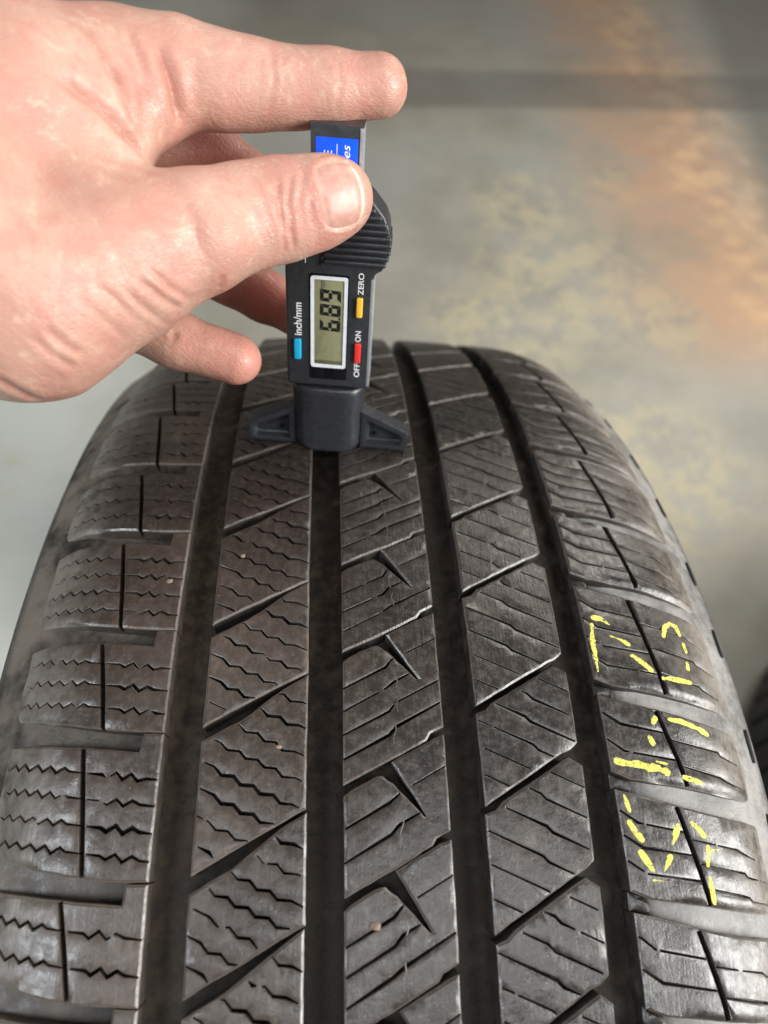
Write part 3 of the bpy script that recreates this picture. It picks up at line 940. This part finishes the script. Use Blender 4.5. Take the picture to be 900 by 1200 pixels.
for sx in (1, -1):
    out = [(12.0, 0.7), (28.9, 0.7), (30.1, 1.5), (30.2, 8.0), (29.0, 9.2), (12.0, 17.0)]
    inn = [(14.4, 2.6), (26.8, 2.6), (27.6, 3.2), (27.6, 6.6), (26.9, 7.4), (14.4, 13.0)]
    o = np.array(out) * (sx, 1); i_ = np.array(inn) * (sx, 1)
    if sx < 0: o, i_ = o[::-1], i_[::-1]
    ow = vnormals(o) * 0.6
    iw = vnormals(i_)
    lay = [np.c_[o + ow * .8, np.full(6, -8.6)], np.c_[o, np.full(6, -8.0)], np.c_[o, np.full(6, -2.4)], np.c_[o + ow * 0.4, np.full(6, -1.95)], np.c_[o + ow, np.full(6, -1.8)],
           np.c_[i_ - iw * 0.45, np.full(6, -1.8)], np.c_[i_ - iw * 0.1, np.full(6, -1.98)], np.c_[i_, np.full(6, -2.4)], np.c_[i_ + iw * 0.5, np.full(6, -4.6)], np.c_[i_ + iw * 0.9, np.full(6, -4.9)]]
    fs = []
    for r in range(len(lay) - 1):
        for i in range(6):
            j = (i + 1) % 6
            fs.append((r * 6 + i, r * 6 + j, (r + 1) * 6 + j, (r + 1) * 6 + i))
    fs.append(tuple(range(5, -1, -1))); fs.append(tuple((len(lay) - 1) * 6 + i for i in range(6)))
    wg = mesh_obj('foot_wing', np.vstack(lay), fs, G_BASE, gauge, 28)
    a = [math.radians(45 * q + 22) for q in range(8)]
    prism('screw', [(sx * 17.4 + 1.0 * math.cos(q), 6.0 + 1.0 * math.sin(q)) for q in a], -5.2, -4.5, 0.2, G_BLACK, wg)
a = [math.radians(30 * q) for q in range(12)]
pr = prism('probe', [(-0.6 + 1.1 * math.cos(q), -6 + 1.1 * math.sin(q)) for q in a], -6.7, 3.0, 0.3, G_METAL, gauge)
# the probe is a rod along the gauge: lay the prism along y
v = np.array([q.co[:] for q in pr.data.vertices])
v2 = np.stack([v[:, 0], (v[:, 2]), v[:, 1] - 0.0], 1)
pr.data.vertices.foreach_set('co', v2.astype(np.float32).ravel()); pr.data.flip_normals(); pr.data.update()

# ------------------------------------------------------------------ hand
HAND = {'palm': [('index_metacarpal', [([-77.06, 112.19, 448.05], 14.5), ([-97.02, 95.82, 449.03], 21), ([-118.96, 65.34, 447.24], 25), ([-139.23, 52.75, 443.48], 29)]), ('interosseous', [([-70.74, 102.28, 444.24], 11.5), ([-88.77, 87.46, 439.17], 18)]), ('thumb_metacarpal', [([-55.38, 72.42, 427.44], 15.0), ([-75.4, 64.33, 424.42], 20.5), ([-95.13, 53.88, 421.0], 25.5), ([-118.08, 49.67, 433.87], 28)]), ('palm', [([-93.01, 121.81, 428.47], 15), ([-100.48, 96.52, 413.54], 24), ([-125.88, 74.77, 426.09], 30)]), ('ulnar', [([-101.12, 124.47, 404.88], 13), ([-106.82, 90.92, 396.62], 20), ([-126.95, 72.58, 412.16], 26)]), ('wrist', [([-127.2, 61.07, 434.73], 34), ([-152.79, 46.88, 434.16], 36)])], 'fingers': [('index', [([-79.35, 112.29, 447.86], 15), ([-61.68, 114.75, 447.89], 13.4), ([-49.64, 114.82, 446.84], 11.6), ([-39.48, 115.54, 446.03], 10.6), ([-29.31, 115.56, 445.95], 9.5), ([-19.75, 116.19, 446.24], 9.25), ([-5.77, 117.21, 447.3], 8.4)], 6, None), ('middle', [([-91.74, 121.75, 428.57], 14.5), ([-59.81, 132.2, 417.41], 10.9), ([-31.87, 120.43, 404.9], 9.6), ([-17.15, 113.04, 402.59], 8.6)], 6, None), ('ring', [([-99.07, 125.88, 408.55], 13), ([-70.22, 124.62, 383.91], 10.5), ([-42.24, 119.97, 371.5], 8.8), ([-24.57, 111.16, 367.29], 8.0)], 6, None), ('pinky', [([-101.3, 108.14, 397.07], 12), ([-86.36, 90.71, 385.26], 9.8), ([-69.24, 86.25, 379.14], 8.8), ([-49.8, 83.09, 374.19], 8.5)], 6, None), ('thumb', [([-55.38, 72.42, 427.44], 15.2), ([-42.65, 80.85, 427.43], 13.3), ([-32.02, 85.99, 427.32], 12.9), ([-22.61, 89.18, 428.16], 11.6), ([-17.11, 90.85, 428.73], 10.2)], 5, ([0.0135, 0.8576, -0.5141], 1.28))]}
CREASES = [([[-33.38, 80.69, 438.65], [-32.07, 75.01, 433.11], [-31.51, 73.0, 422.26]], 0.95, 0.6), ([[-29.5, 84.03, 439.29], [-30.32, 77.38, 434.88], [-29.52, 74.22, 428.55], [-29.01, 74.28, 422.03]], 0.85, 0.5), ([[-40.65, 80.15, 440.4], [-36.73, 75.42, 436.67], [-34.31, 71.77, 429.65]], 1.0, 0.16), ([[-25.97, 85.95, 439.35], [-27.46, 78.67, 434.73], [-26.41, 75.22, 425.74]], 0.9, 0.18), ([[-35.76, 80.82, 439.37], [-34.2, 75.39, 435.17], [-33.31, 71.77, 427.18]], 0.7, 0.14), ([[-23.71, 84.87, 438.44], [-24.56, 79.02, 433.46], [-23.88, 76.69, 427.47]], 0.7, 0.1), ([[-63.36, 104.87, 459.89], [-60.53, 100.42, 454.64], [-59.4, 98.27, 449.52], [-59.43, 97.96, 442.12]], 1.6, 1.0), ([[-73.41, 94.02, 459.4], [-69.34, 88.62, 451.92], [-68.17, 86.67, 447.18]], 1.4, 0.6), ([[-80.22, 100.94, 465.08], [-74.63, 94.62, 460.57], [-71.08, 90.28, 455.4]], 1.5, 0.45), ([[-82.92, 80.75, 461.03], [-76.29, 82.4, 455.14], [-71.02, 83.31, 448.68], [-65.68, 85.22, 439.4]], 1.8, 0.95), ([[-70.07, 105.67, 462.18], [-67.49, 100.68, 458.98], [-65.26, 96.55, 454.61]], 1.1, 0.32), ([[-65.98, 96.37, 455.03], [-66.6, 90.49, 449.58], [-67.56, 84.68, 443.55]], 2.0, 0.4), ([[-70.24, 83.91, 448.02], [-68.0, 84.26, 444.17], [-65.59, 82.76, 440.29]], 1.0, 0.6), ([[-64.74, 47.18, 432.38], [-60.83, 48.32, 426.55], [-57.22, 52.79, 419.01]], 0.95, 0.42), ([[-62.5, 49.4, 433.46], [-58.23, 50.69, 426.87], [-54.47, 55.77, 419.46]], 0.9, 0.32), ([[-67.63, 44.56, 430.63], [-63.41, 46.29, 423.19], [-60.7, 52.65, 413.45]], 0.9, 0.28), ([[-82.96, 31.62, 429.74], [-80.21, 32.02, 424.79], [-77.33, 34.06, 419.13]], 1.0, 0.38), ([[-85.78, 30.04, 429.52], [-82.97, 29.9, 423.5], [-79.64, 32.48, 416.69]], 1.0, 0.3), ([[-96.56, 26.46, 419.65], [-92.87, 28.42, 412.31], [-90.76, 32.0, 405.76]], 1.4, 0.55), ([[-73.11, 42.45, 434.33], [-68.83, 42.8, 428.28], [-65.8, 44.84, 420.34]], 0.9, 0.22), ([[-76.41, 38.88, 433.41], [-72.5, 39.33, 426.7], [-69.21, 42.68, 417.18]], 0.9, 0.22), ([[-35.46, 112.48, 456.68], [-34.07, 106.82, 452.49], [-36.2, 104.5, 444.33]], 0.9, 0.24), ([[-32.35, 112.76, 456.36], [-31.39, 106.91, 452.2], [-32.97, 104.84, 444.8]], 0.8, 0.18), ([[-17.61, 112.56, 455.69], [-16.61, 107.57, 451.09], [-17.83, 106.5, 443.53]], 0.8, 0.18), ([[-57.94, 52.39, 418.22], [-67.56, 80.16, 386.61], [-70.03, 77.06, 375.66]], 1.0, 0.3), ([[-46.44, 59.89, 424.61], [-48.39, 60.51, 419.3]], 1.0, 0.3), ([[-50.19, 72.59, 442.36], [-45.83, 72.51, 440.42], [-40.28, 75.18, 438.25]], 1.2, 0.2), ([[-54.77, 66.69, 441.6], [-51.76, 62.1, 437.87], [-51.77, 57.78, 431.37]], 1.6, 0.25)]
RED = [([-47.77, 76.38, 378.97], 20, 0.42), ([-39.98, 111.6, 377.0], 20, 0.75), ([-28.57, 76.39, 432.43], 1, 0.0), ([-53.74, 121.42, 421.83], 24, 0.62), ([-28.57, 76.96, 433.29], 9, 0.3), ([-19.66, 78.9, 422.28], 5, 0.4), ([-63.72, 99.24, 455.92], 12, 0.25), ([-5.77, 108.92, 448.97], 22, 0.16), ([-57.49, 121.37, 422.98], 14, 0.35), ([-59.1, 58.7, 439.66], 14, 0.16), ([-76.44, 34.9, 423.18], 18, 0.12)]
NAIL = [[-15.6867, 83.5193, 434.1513], [0.8688, 0.4868, -0.0901], [-0.1941, 0.5024, 0.8426], 7.1, 8.8]
VIEW = np.array([0.0914, 0.5726, -0.8147])
def capsule(P, a, b, ra, rb, flat=None):
    a = np.asarray(a, np.float32); b = np.asarray(b, np.float32)
    ba = b - a; pa = P - a
    if flat is not None:
        f, k = np.asarray(flat[0], np.float32), flat[1]
        pa = pa + ((k - 1) * (pa @ f))[..., None] * f
        ba = ba + (k - 1) * (ba @ f) * f
    t = np.clip((pa @ ba) / (ba @ ba + 1e-9), 0, 1)
    return np.linalg.norm(pa - t[..., None] * ba, axis=-1) - (ra + (rb - ra) * t)
def smin(a, b, k):
    h = np.maximum(k - np.abs(a - b), 0) / k
    return np.minimum(a, b) - h * h * k * 0.25
def chain(P, pts, k=3.0, flat=None):
    d = None
    for (a, ra), (b, rb) in zip(pts[:-1], pts[1:]):
        c = capsule(P, a, b, ra, rb, flat)
        d = c if d is None else smin(d, c, k)
    return d
def hand_sdf(P):
    P = P.astype(np.float32)
    palm = None
    for name, pts in HAND['palm']:
        c = chain(P, pts, 6.0)
        palm = c if palm is None else smin(palm, c, 13.0)
    d = palm
    for name, pts, k, flat in HAND['fingers']:
        f = chain(P, pts, 4.0, flat)
        d = np.minimum(d, smin(palm, f, k))
    return d
# narrow-band sampling on a regular grid, then surface nets
VOX = 0.75
lo = np.full(3, 1e9); hi = np.full(3, -1e9)
for pts in [q[1] for q in HAND['palm']] + [q[1] for q in HAND['fingers']]:
    for p, r in pts:
        lo = np.minimum(lo, np.array(p) - r - 4); hi = np.maximum(hi, np.array(p) + r + 4)
BLK = 6
nb_ = np.ceil((hi - lo) / (VOX * BLK)).astype(int)
dims = nb_ * BLK + 1
# coarse look first, then only the blocks the skin passes through
cc = np.stack(np.meshgrid(*[lo[i] + (np.arange(nb_[i]) + 0.5) * VOX * BLK for i in range(3)], indexing='ij'), -1)
cf = hand_sdf(cc)
field = np.repeat(np.repeat(np.repeat(np.sign(cf) * 5, BLK, 0), BLK, 1), BLK, 2)
field = np.pad(field, ((0, 1), (0, 1), (0, 1)), mode='edge').astype(np.float32)
off = np.stack(np.meshgrid(*[np.arange(BLK + 1)] * 3, indexing='ij'), -1).reshape(-1, 3)
act = np.argwhere(np.abs(cf) < VOX * BLK * 1.35)
for c0 in range(0, len(act), 1500):
    ix = (act[c0:c0 + 1500, None, :] * BLK + off[None]).reshape(-1, 3)
    field[ix[:, 0], ix[:, 1], ix[:, 2]] = hand_sdf((lo + ix * VOX).astype(np.float32))
def surface_nets(F):
    s = F < 0
    nx, ny, nz = F.shape
    cnt = np.zeros((nx - 1, ny - 1, nz - 1), np.int8); acc = np.zeros((nx - 1, ny - 1, nz - 1, 3), np.float32)
    sl = lambda o: tuple(slice(o[i], F.shape[i] - 1 + o[i]) for i in range(3))
    for ax in range(3):
        for o1 in (0, 1):
            for o2 in (0, 1):
                o = [0, 0, 0]; oth = [i for i in range(3) if i != ax]; o[oth[0]] = o1; o[oth[1]] = o2
                q = list(o); q[ax] = 1
                a, b = F[sl(o)], F[sl(q)]
                mk = (a < 0) != (b < 0)
                t = np.where(mk, a / np.where(mk, a - b, 1), 0)
                cnt += mk
                acc[..., ax] += np.where(mk, t, 0)
                acc[..., oth[0]] += mk * o1; acc[..., oth[1]] += mk * o2
    act = cnt > 0
    idx = np.full(act.shape, -1, np.int64); idx[act] = np.arange(act.sum())
    cells = np.argwhere(act)
    V = cells + acc[act] / cnt[act][:, None]
    faces = []
    for ax in range(3):
        oth = [i for i in range(3) if i != ax]
        a = F[tuple(slice(0, F.shape[i] - 1) if i == ax else slice(1, F.shape[i] - 1) for i in range(3))]
        b = F[tuple(slice(1, F.shape[i]) if i == ax else slice(1, F.shape[i] - 1) for i in range(3))]
        mk = (a < 0) != (b < 0)
        e = np.argwhere(mk); neg = (a < 0)[mk]
        for i in oth: e[:, i] += 1
        def cell(d1, d2):
            c = e.copy(); c[:, oth[0]] -= d1; c[:, oth[1]] -= d2
            return idx[c[:, 0], c[:, 1], c[:, 2]]
        q = np.stack([cell(1, 1), cell(0, 1), cell(0, 0), cell(1, 0)], 1)
        fl_ = neg if ax != 1 else ~neg
        q[~fl_] = q[~fl_][:, ::-1]
        faces.append(q)
    return V, np.vstack(faces)
hv, hf = surface_nets(field)
hv = hv * VOX + lo
def sdf_grad(P, e=0.35):
    g = np.stack([hand_sdf(P + np.array(d) * e) - hand_sdf(P - np.array(d) * e) for d in ((1, 0, 0), (0, 1, 0), (0, 0, 1))], -1)
    return g / (np.linalg.norm(g, axis=-1, keepdims=True) + 1e-9)
for _ in range(2):
    g = sdf_grad(hv)
    hv = hv - g * hand_sdf(hv)[:, None] * 0.9
hn = sdf_grad(hv, 0.8)
disp = np.zeros(len(hv)); crs = np.zeros(len(hv))
for line, w, dep in CREASES:
    L = np.array(line, float)
    near = np.where(np.linalg.norm(hv - L.mean(0), axis=1) < 10 + np.linalg.norm(L - L.mean(0), axis=1).max())[0]
    if len(near) == 0: continue
    Pn = hv[near]
    A, B = L[:-1], L[1:]
    d = B - A; LL = (d * d).sum(1)
    t = np.clip(((Pn[:, None] - A) * d).sum(-1) / LL, 0, 1)
    dist = np.linalg.norm(Pn[:, None] - (A + t[..., None] * d), axis=-1)
    k = dist.argmin(1); dm = dist.min(1)
    tot = (k + t[np.arange(len(k)), k]) / len(A)
    env = np.clip(np.minimum(tot, 1 - tot) / 0.18, 0, 1)
    crs[near] = np.maximum(crs[near], min(1.0, dep * 1.4) * env * np.exp(-(dm / (w * 0.8)) ** 2))
    disp[near] += -1.35 * dep * env * (np.exp(-(dm / w) ** 2) - 0.35 * np.exp(-((dm - 2.1 * w) / (w * 1.1)) ** 2))
# nail bed: the skin sinks under the nail and swells into a fold round it
NC, NA, NB, NH, NW = (np.array(q) if isinstance(q, (list, tuple)) else q for q in NAIL)
ND = np.cross(NA, NB); ND /= np.linalg.norm(ND)
if ND @ VIEW > 0: ND = -ND
rel = hv - NC
qa = (rel @ NA) / NH; qb = (rel @ NB) / NW
rho = (np.abs(qa) ** 3 + np.abs(qb) ** 3) ** (1 / 3)
faced = np.clip((hn @ ND - 0.05) / 0.3, 0, 1) * (np.linalg.norm(rel, axis=1) < 18)
disp += faced * (-0.60 * np.clip((1.03 - rho) / 0.14, 0, 1) + 0.34 * np.exp(-((rho - 1.15) / 0.15) ** 2) * np.clip((0.75 - qa) / 0.5, 0, 1))
crs = np.maximum(crs, 1.3 * np.exp(-((rho - 1.09) / 0.07) ** 2) * (faced > 0.2) * (qa < 0.7))  # nail fold shadow painted in as a dark ring
# soft unevenness of flesh
disp += 0.16 * np.sin(hv[:, 0] * 0.31 + 1.3 * np.sin(hv[:, 2] * 0.23)) * np.sin(hv[:, 1] * 0.27 + hv[:, 2] * 0.19)
hv = hv + hn * disp[:, None]
red = np.zeros(len(hv))
for c, r, k in RED:
    red = np.maximum(red, k * np.exp(-(np.linalg.norm(hv - np.array(c), axis=1) / r) ** 2))

def make_skin():
    t = NT('skin')
    P = t.pos()
    rd = t.attr('redness'); cr = t.attr('crease')
    n1 = t.noise(40.0, 3, 0.6); n2 = t.noise(210.0, 3, 0.65); n3 = t.noise(1000.0, 2, 0.6); n4 = t.noise(95.0, 3, 0.6)
    col = t.mix(t.ramp(n1, 0.3, 0.7), (0.425, 0.240, 0.182), (0.510, 0.308, 0.236))
    # blotchy blood flow under the skin
    col = t.mix(t.math('MULTIPLY', t.ramp(n4, 0.45, 0.70), 0.48), col, (0.47, 0.195, 0.155))
    col = t.mix(t.math('MULTIPLY', t.ramp(n2, 0.50, 0.72), 0.38), col, (0.44, 0.175, 0.14))
    col = t.mix(t.math('MULTIPLY', t.ramp(n2, 0.46, 0.28), 0.45), col, (0.63, 0.435, 0.325))
    col = t.mix(rd, col, (0.50, 0.150, 0.115))
    col = t.mix(t.math('MULTIPLY', cr, 0.55), col, (0.36, 0.135, 0.10))
    col = t.mix(t.math('MULTIPLY', t.ramp(n3, 0.60, 0.75), 0.30), col, (0.36, 0.16, 0.12))
    t.l(col, t.b.inputs['Base Color'])
    t.b.inputs['Subsurface Weight'].default_value = 0.12
    t.b.inputs['Subsurface Radius'].default_value = (1.0, 0.36, 0.18)
    t.b.inputs['Subsurface Scale'].default_value = 0.0025
    t.l(t.ramp(n2, 0.3, 0.7, 0.34, 0.52), t.b.inputs['Roughness'])
    t.b.inputs['Specular IOR Level'].default_value = 0.4
    # crossing fine skin lines and pores
    vor = t.n('ShaderNodeTexVoronoi', feature='DISTANCE_TO_EDGE', i_Scale=700.0)
    mp = t.n('ShaderNodeMapping', i_Vector=P)
    mp.inputs['Rotation'].default_value = (0.4, 0.7, 0.5); mp.inputs['Scale'].default_value = (0.45, 1.0, 1.3)
    wob = t.n('ShaderNodeVectorMath', operation='MULTIPLY_ADD')
    nz = t.n('ShaderNodeTexNoise', i_Scale=300.0, i_Detail=1.0); t.l(P, nz.inputs['Vector'])
    t.l(nz.outputs['Color'], wob.inputs[0]); wob.inputs[1].default_value = (0.0016,) * 3; t.l(mp.outputs[0], wob.inputs[2])
    t.l(wob.outputs[0], vor.inputs['Vector'])
    # long fine lines running from the wrist towards the web
    def dot(v, k):
        nd = t.n('ShaderNodeVectorMath', operation='DOT_PRODUCT'); t.l(P, nd.inputs[0]); nd.inputs[1].default_value = tuple(q * k for q in v)
        return nd.outputs['Value']
    lines = t.n('ShaderNodeCombineXYZ', i_X=dot((0.75, -0.53, -0.29), 130.0), i_Y=dot((0.60, 0.61, 0.40), 900.0), i_Z=dot((0.09, 0.57, -0.81), 300.0))
    ln = t.noise(1.0, 2, 0.5, lines.outputs[0], 0.6)
    hgt = t.math('ADD', t.math('MULTIPLY', t.ramp(ln, 0.30, 0.62), 0.22), t.math('MULTIPLY', t.ramp(vor.outputs['Distance'], 0.0, 0.14), 0.25))
    hgt = t.math('ADD', hgt, t.math('ADD', t.math('MULTIPLY', n3, 0.40), t.math('MULTIPLY', n2, 1.0)))
    t.l(t.bump(hgt, 0.42, 0.0005), t.b.inputs['Normal'])
    return t.mat
SKIN = make_skin()
hand = mesh_obj('hand', hv, hf, SKIN, None, 180)
set_attr(hand.data, 'redness', red); set_attr(hand.data, 'crease', crs)
sm = hand.modifiers.new('smooth', 'SUBSURF'); sm.levels = 1; sm.render_levels = 1
tag(hand, 'bare hand reaching in from the left, thumb pressed on the gauge', 'hand')

# thumb nail: a curved plate laid on the thumb tip
def make_nail():
    t = NT('nail')
    a = t.attr('along')
    n = t.noise(500.0, 3)
    col = t.mix(t.ramp(n, 0.3, 0.7), (0.45, 0.235, 0.185), (0.51, 0.29, 0.232))
    col = t.mix(t.ramp(a, -0.70, -0.95), col, (0.57, 0.36, 0.29))
    col = t.mix(t.ramp(a, 0.74, 0.86), col, (0.62, 0.50, 0.38))
    t.l(col, t.b.inputs['Base Color'])
    t.b.inputs['Subsurface Weight'].default_value = 0.15
    t.b.inputs['Subsurface Radius'].default_value = (1.0, 0.4, 0.25)
    t.b.inputs['Subsurface Scale'].default_value = 0.002
    t.l(t.ramp(t.noise(260.0, 3), 0.3, 0.7, 0.32, 0.42), t.b.inputs['Roughness'])
    t.l(t.bump(t.noise(1200.0, 3), 0.12, 0.0003), t.b.inputs['Normal'])
    return t.mat
NC, NA, NB, NH, NW = (np.array(q) if isinstance(q, (list, tuple)) else q for q in NAIL)
NU, NV = 26, 26
ND = np.cross(NA, NB); ND /= np.linalg.norm(ND)
if ND @ VIEW > 0: ND = -ND
pts, al = [], []
for i in range(NU):
    for j in range(NV):
        a = -1 + 2 * i / (NU - 1); b = -1 + 2 * j / (NV - 1)
        # square to rounded-square disc
        aa = a * math.sqrt(1 - 0.36 * b * b); bb = b * math.sqrt(1 - 0.30 * a * a)
        pts.append(NC + NA * (aa * NH) + NB * (bb * NW) + ND * 14); al.append((a, b))
pts = np.array(pts); al = np.array(al)
for _ in range(40):
    d = hand_sdf(pts)
    pts = pts - ND * (d * 0.8)[:, None]
edge = np.maximum(np.abs(al[:, 0]), np.abs(al[:, 1]))
lift = 0.22 - 0.62 * np.clip((edge - 0.45) / 0.55, 0, 1) ** 2
free = al[:, 0] > 0.9
lift = np.where(free & (np.abs(al[:, 1]) < 0.8), np.maximum(lift, -0.05), lift)
pn = sdf_grad(pts, 1.5)
pts = pts + pn * lift[:, None]
fs = [(i * NV + j, (i + 1) * NV + j, (i + 1) * NV + j + 1, i * NV + j + 1) for i in range(NU - 1) for j in range(NV - 1)]
nail = mesh_obj('thumb_nail', pts, fs, make_nail(), hand, 180)
set_attr(nail.data, 'along', al[:, 0])
so = nail.modifiers.new('thick', 'SOLIDIFY'); so.thickness = 0.0005; so.offset = -1
ss = nail.modifiers.new('smooth', 'SUBSURF'); ss.levels = 1; ss.render_levels = 1

# ------------------------------------------------------------------ grit stuck in the tread
STONE = plain('grit_tan', (0.24, 0.175, 0.125), 0.7, noise_amt=0.2)
STONES = [(-68.19, 16.36, 1.0, 'tan pebble in a zigzag sipe on the left shoulder block'), (-45.91, 25.34, 0.8, 'small tan pebble on the rib left of the centre groove'), (-6.42, -80.35, 1.2, 'brown pebble in the centre rib near the bottom edge'), (-31.95, -36.48, 0.8, 'pale pebble wedged in a stair-step sipe above the bottom left')]
for u, s, r, lb in STONES:
    vs, fs = [], []
    for i in range(5):
        for j in range(7):
            th_ = math.pi * (i + 0.5) / 5; ph = 2 * math.pi * j / 7
            k = r * random.uniform(0.8, 1.15)
            vs.append((k * 1.3 * math.sin(th_) * math.cos(ph), k * math.sin(th_) * math.sin(ph), k * 0.75 * math.cos(th_)))
    for i in range(4):
        for j in range(7):
            fs.append((i * 7 + j, (i + 1) * 7 + j, (i + 1) * 7 + (j + 1) % 7, i * 7 + (j + 1) % 7))
    fs.append(tuple(range(6, -1, -1))[::-1]); fs.append(tuple(28 + j for j in range(6, -1, -1)))
    o = mesh_obj('pebble', vs, fs, STONE, None, 60)
    c = surf(u, s, -0.25)
    o.location = Vector(c) * MM
    tag(o, lb, 'pebble', 'grit stuck in the tread')

# ------------------------------------------------------------------ second tyre lying on the floor at the right
sec2 = [(0, 330), (30, 329), (60, 327), (80, 322), (96, 310), (104, 292), (105, 275), (100, 255), (90, 240), (80, 230), (74, 228), (70, 236), (80, 255), (88, 278), (84, 300), (60, 314), (0, 318)]
loop2 = sec2 + [(-u, r) for u, r in reversed(sec2[1:-1])]
n2_ = 96; K2 = len(loop2); vs = []; fs = []
for i in range(n2_):
    a = 2 * math.pi * i / n2_
    for u, r in loop2: vs.append((r * math.cos(a), r * math.sin(a), u + 105))
for i in range(n2_):
    j = (i + 1) % n2_
    for k in range(K2):
        l = (k + 1) % K2
        fs.append((i * K2 + k, j * K2 + k, j * K2 + l, i * K2 + l))
spare = empty('lying_tyre', (0.825, 0.02, -0.3455))
tag(spare, 'blurred black tyre lying flat on the floor at the right edge', 'tyre')
DARK = plain('black_rubber', (0.018, 0.018, 0.018), 0.55, noise_amt=0.2)
mesh_obj('casing', vs, fs, DARK, spare, 40)
for k in range(60):
    a = 2 * math.pi * k / 60
    o = prism('tread_block', rrect(-14.5, 14.5, 30, 176, 3, 2), -4, 6.0, 1.0, DARK, spare, 2)
    if k == 0: lug = o.data
    else:
        old = o.data; o.data = lug; bpy.data.meshes.remove(old)
    o.matrix_local = Matrix.Rotation(a, 4, 'Z') @ Matrix.Translation((0.326, 0, 0)) @ Matrix(((0, 0, 1, 0), (1, 0, 0, 0), (0, 1, 0, 0), (0, 0, 0, 1)))
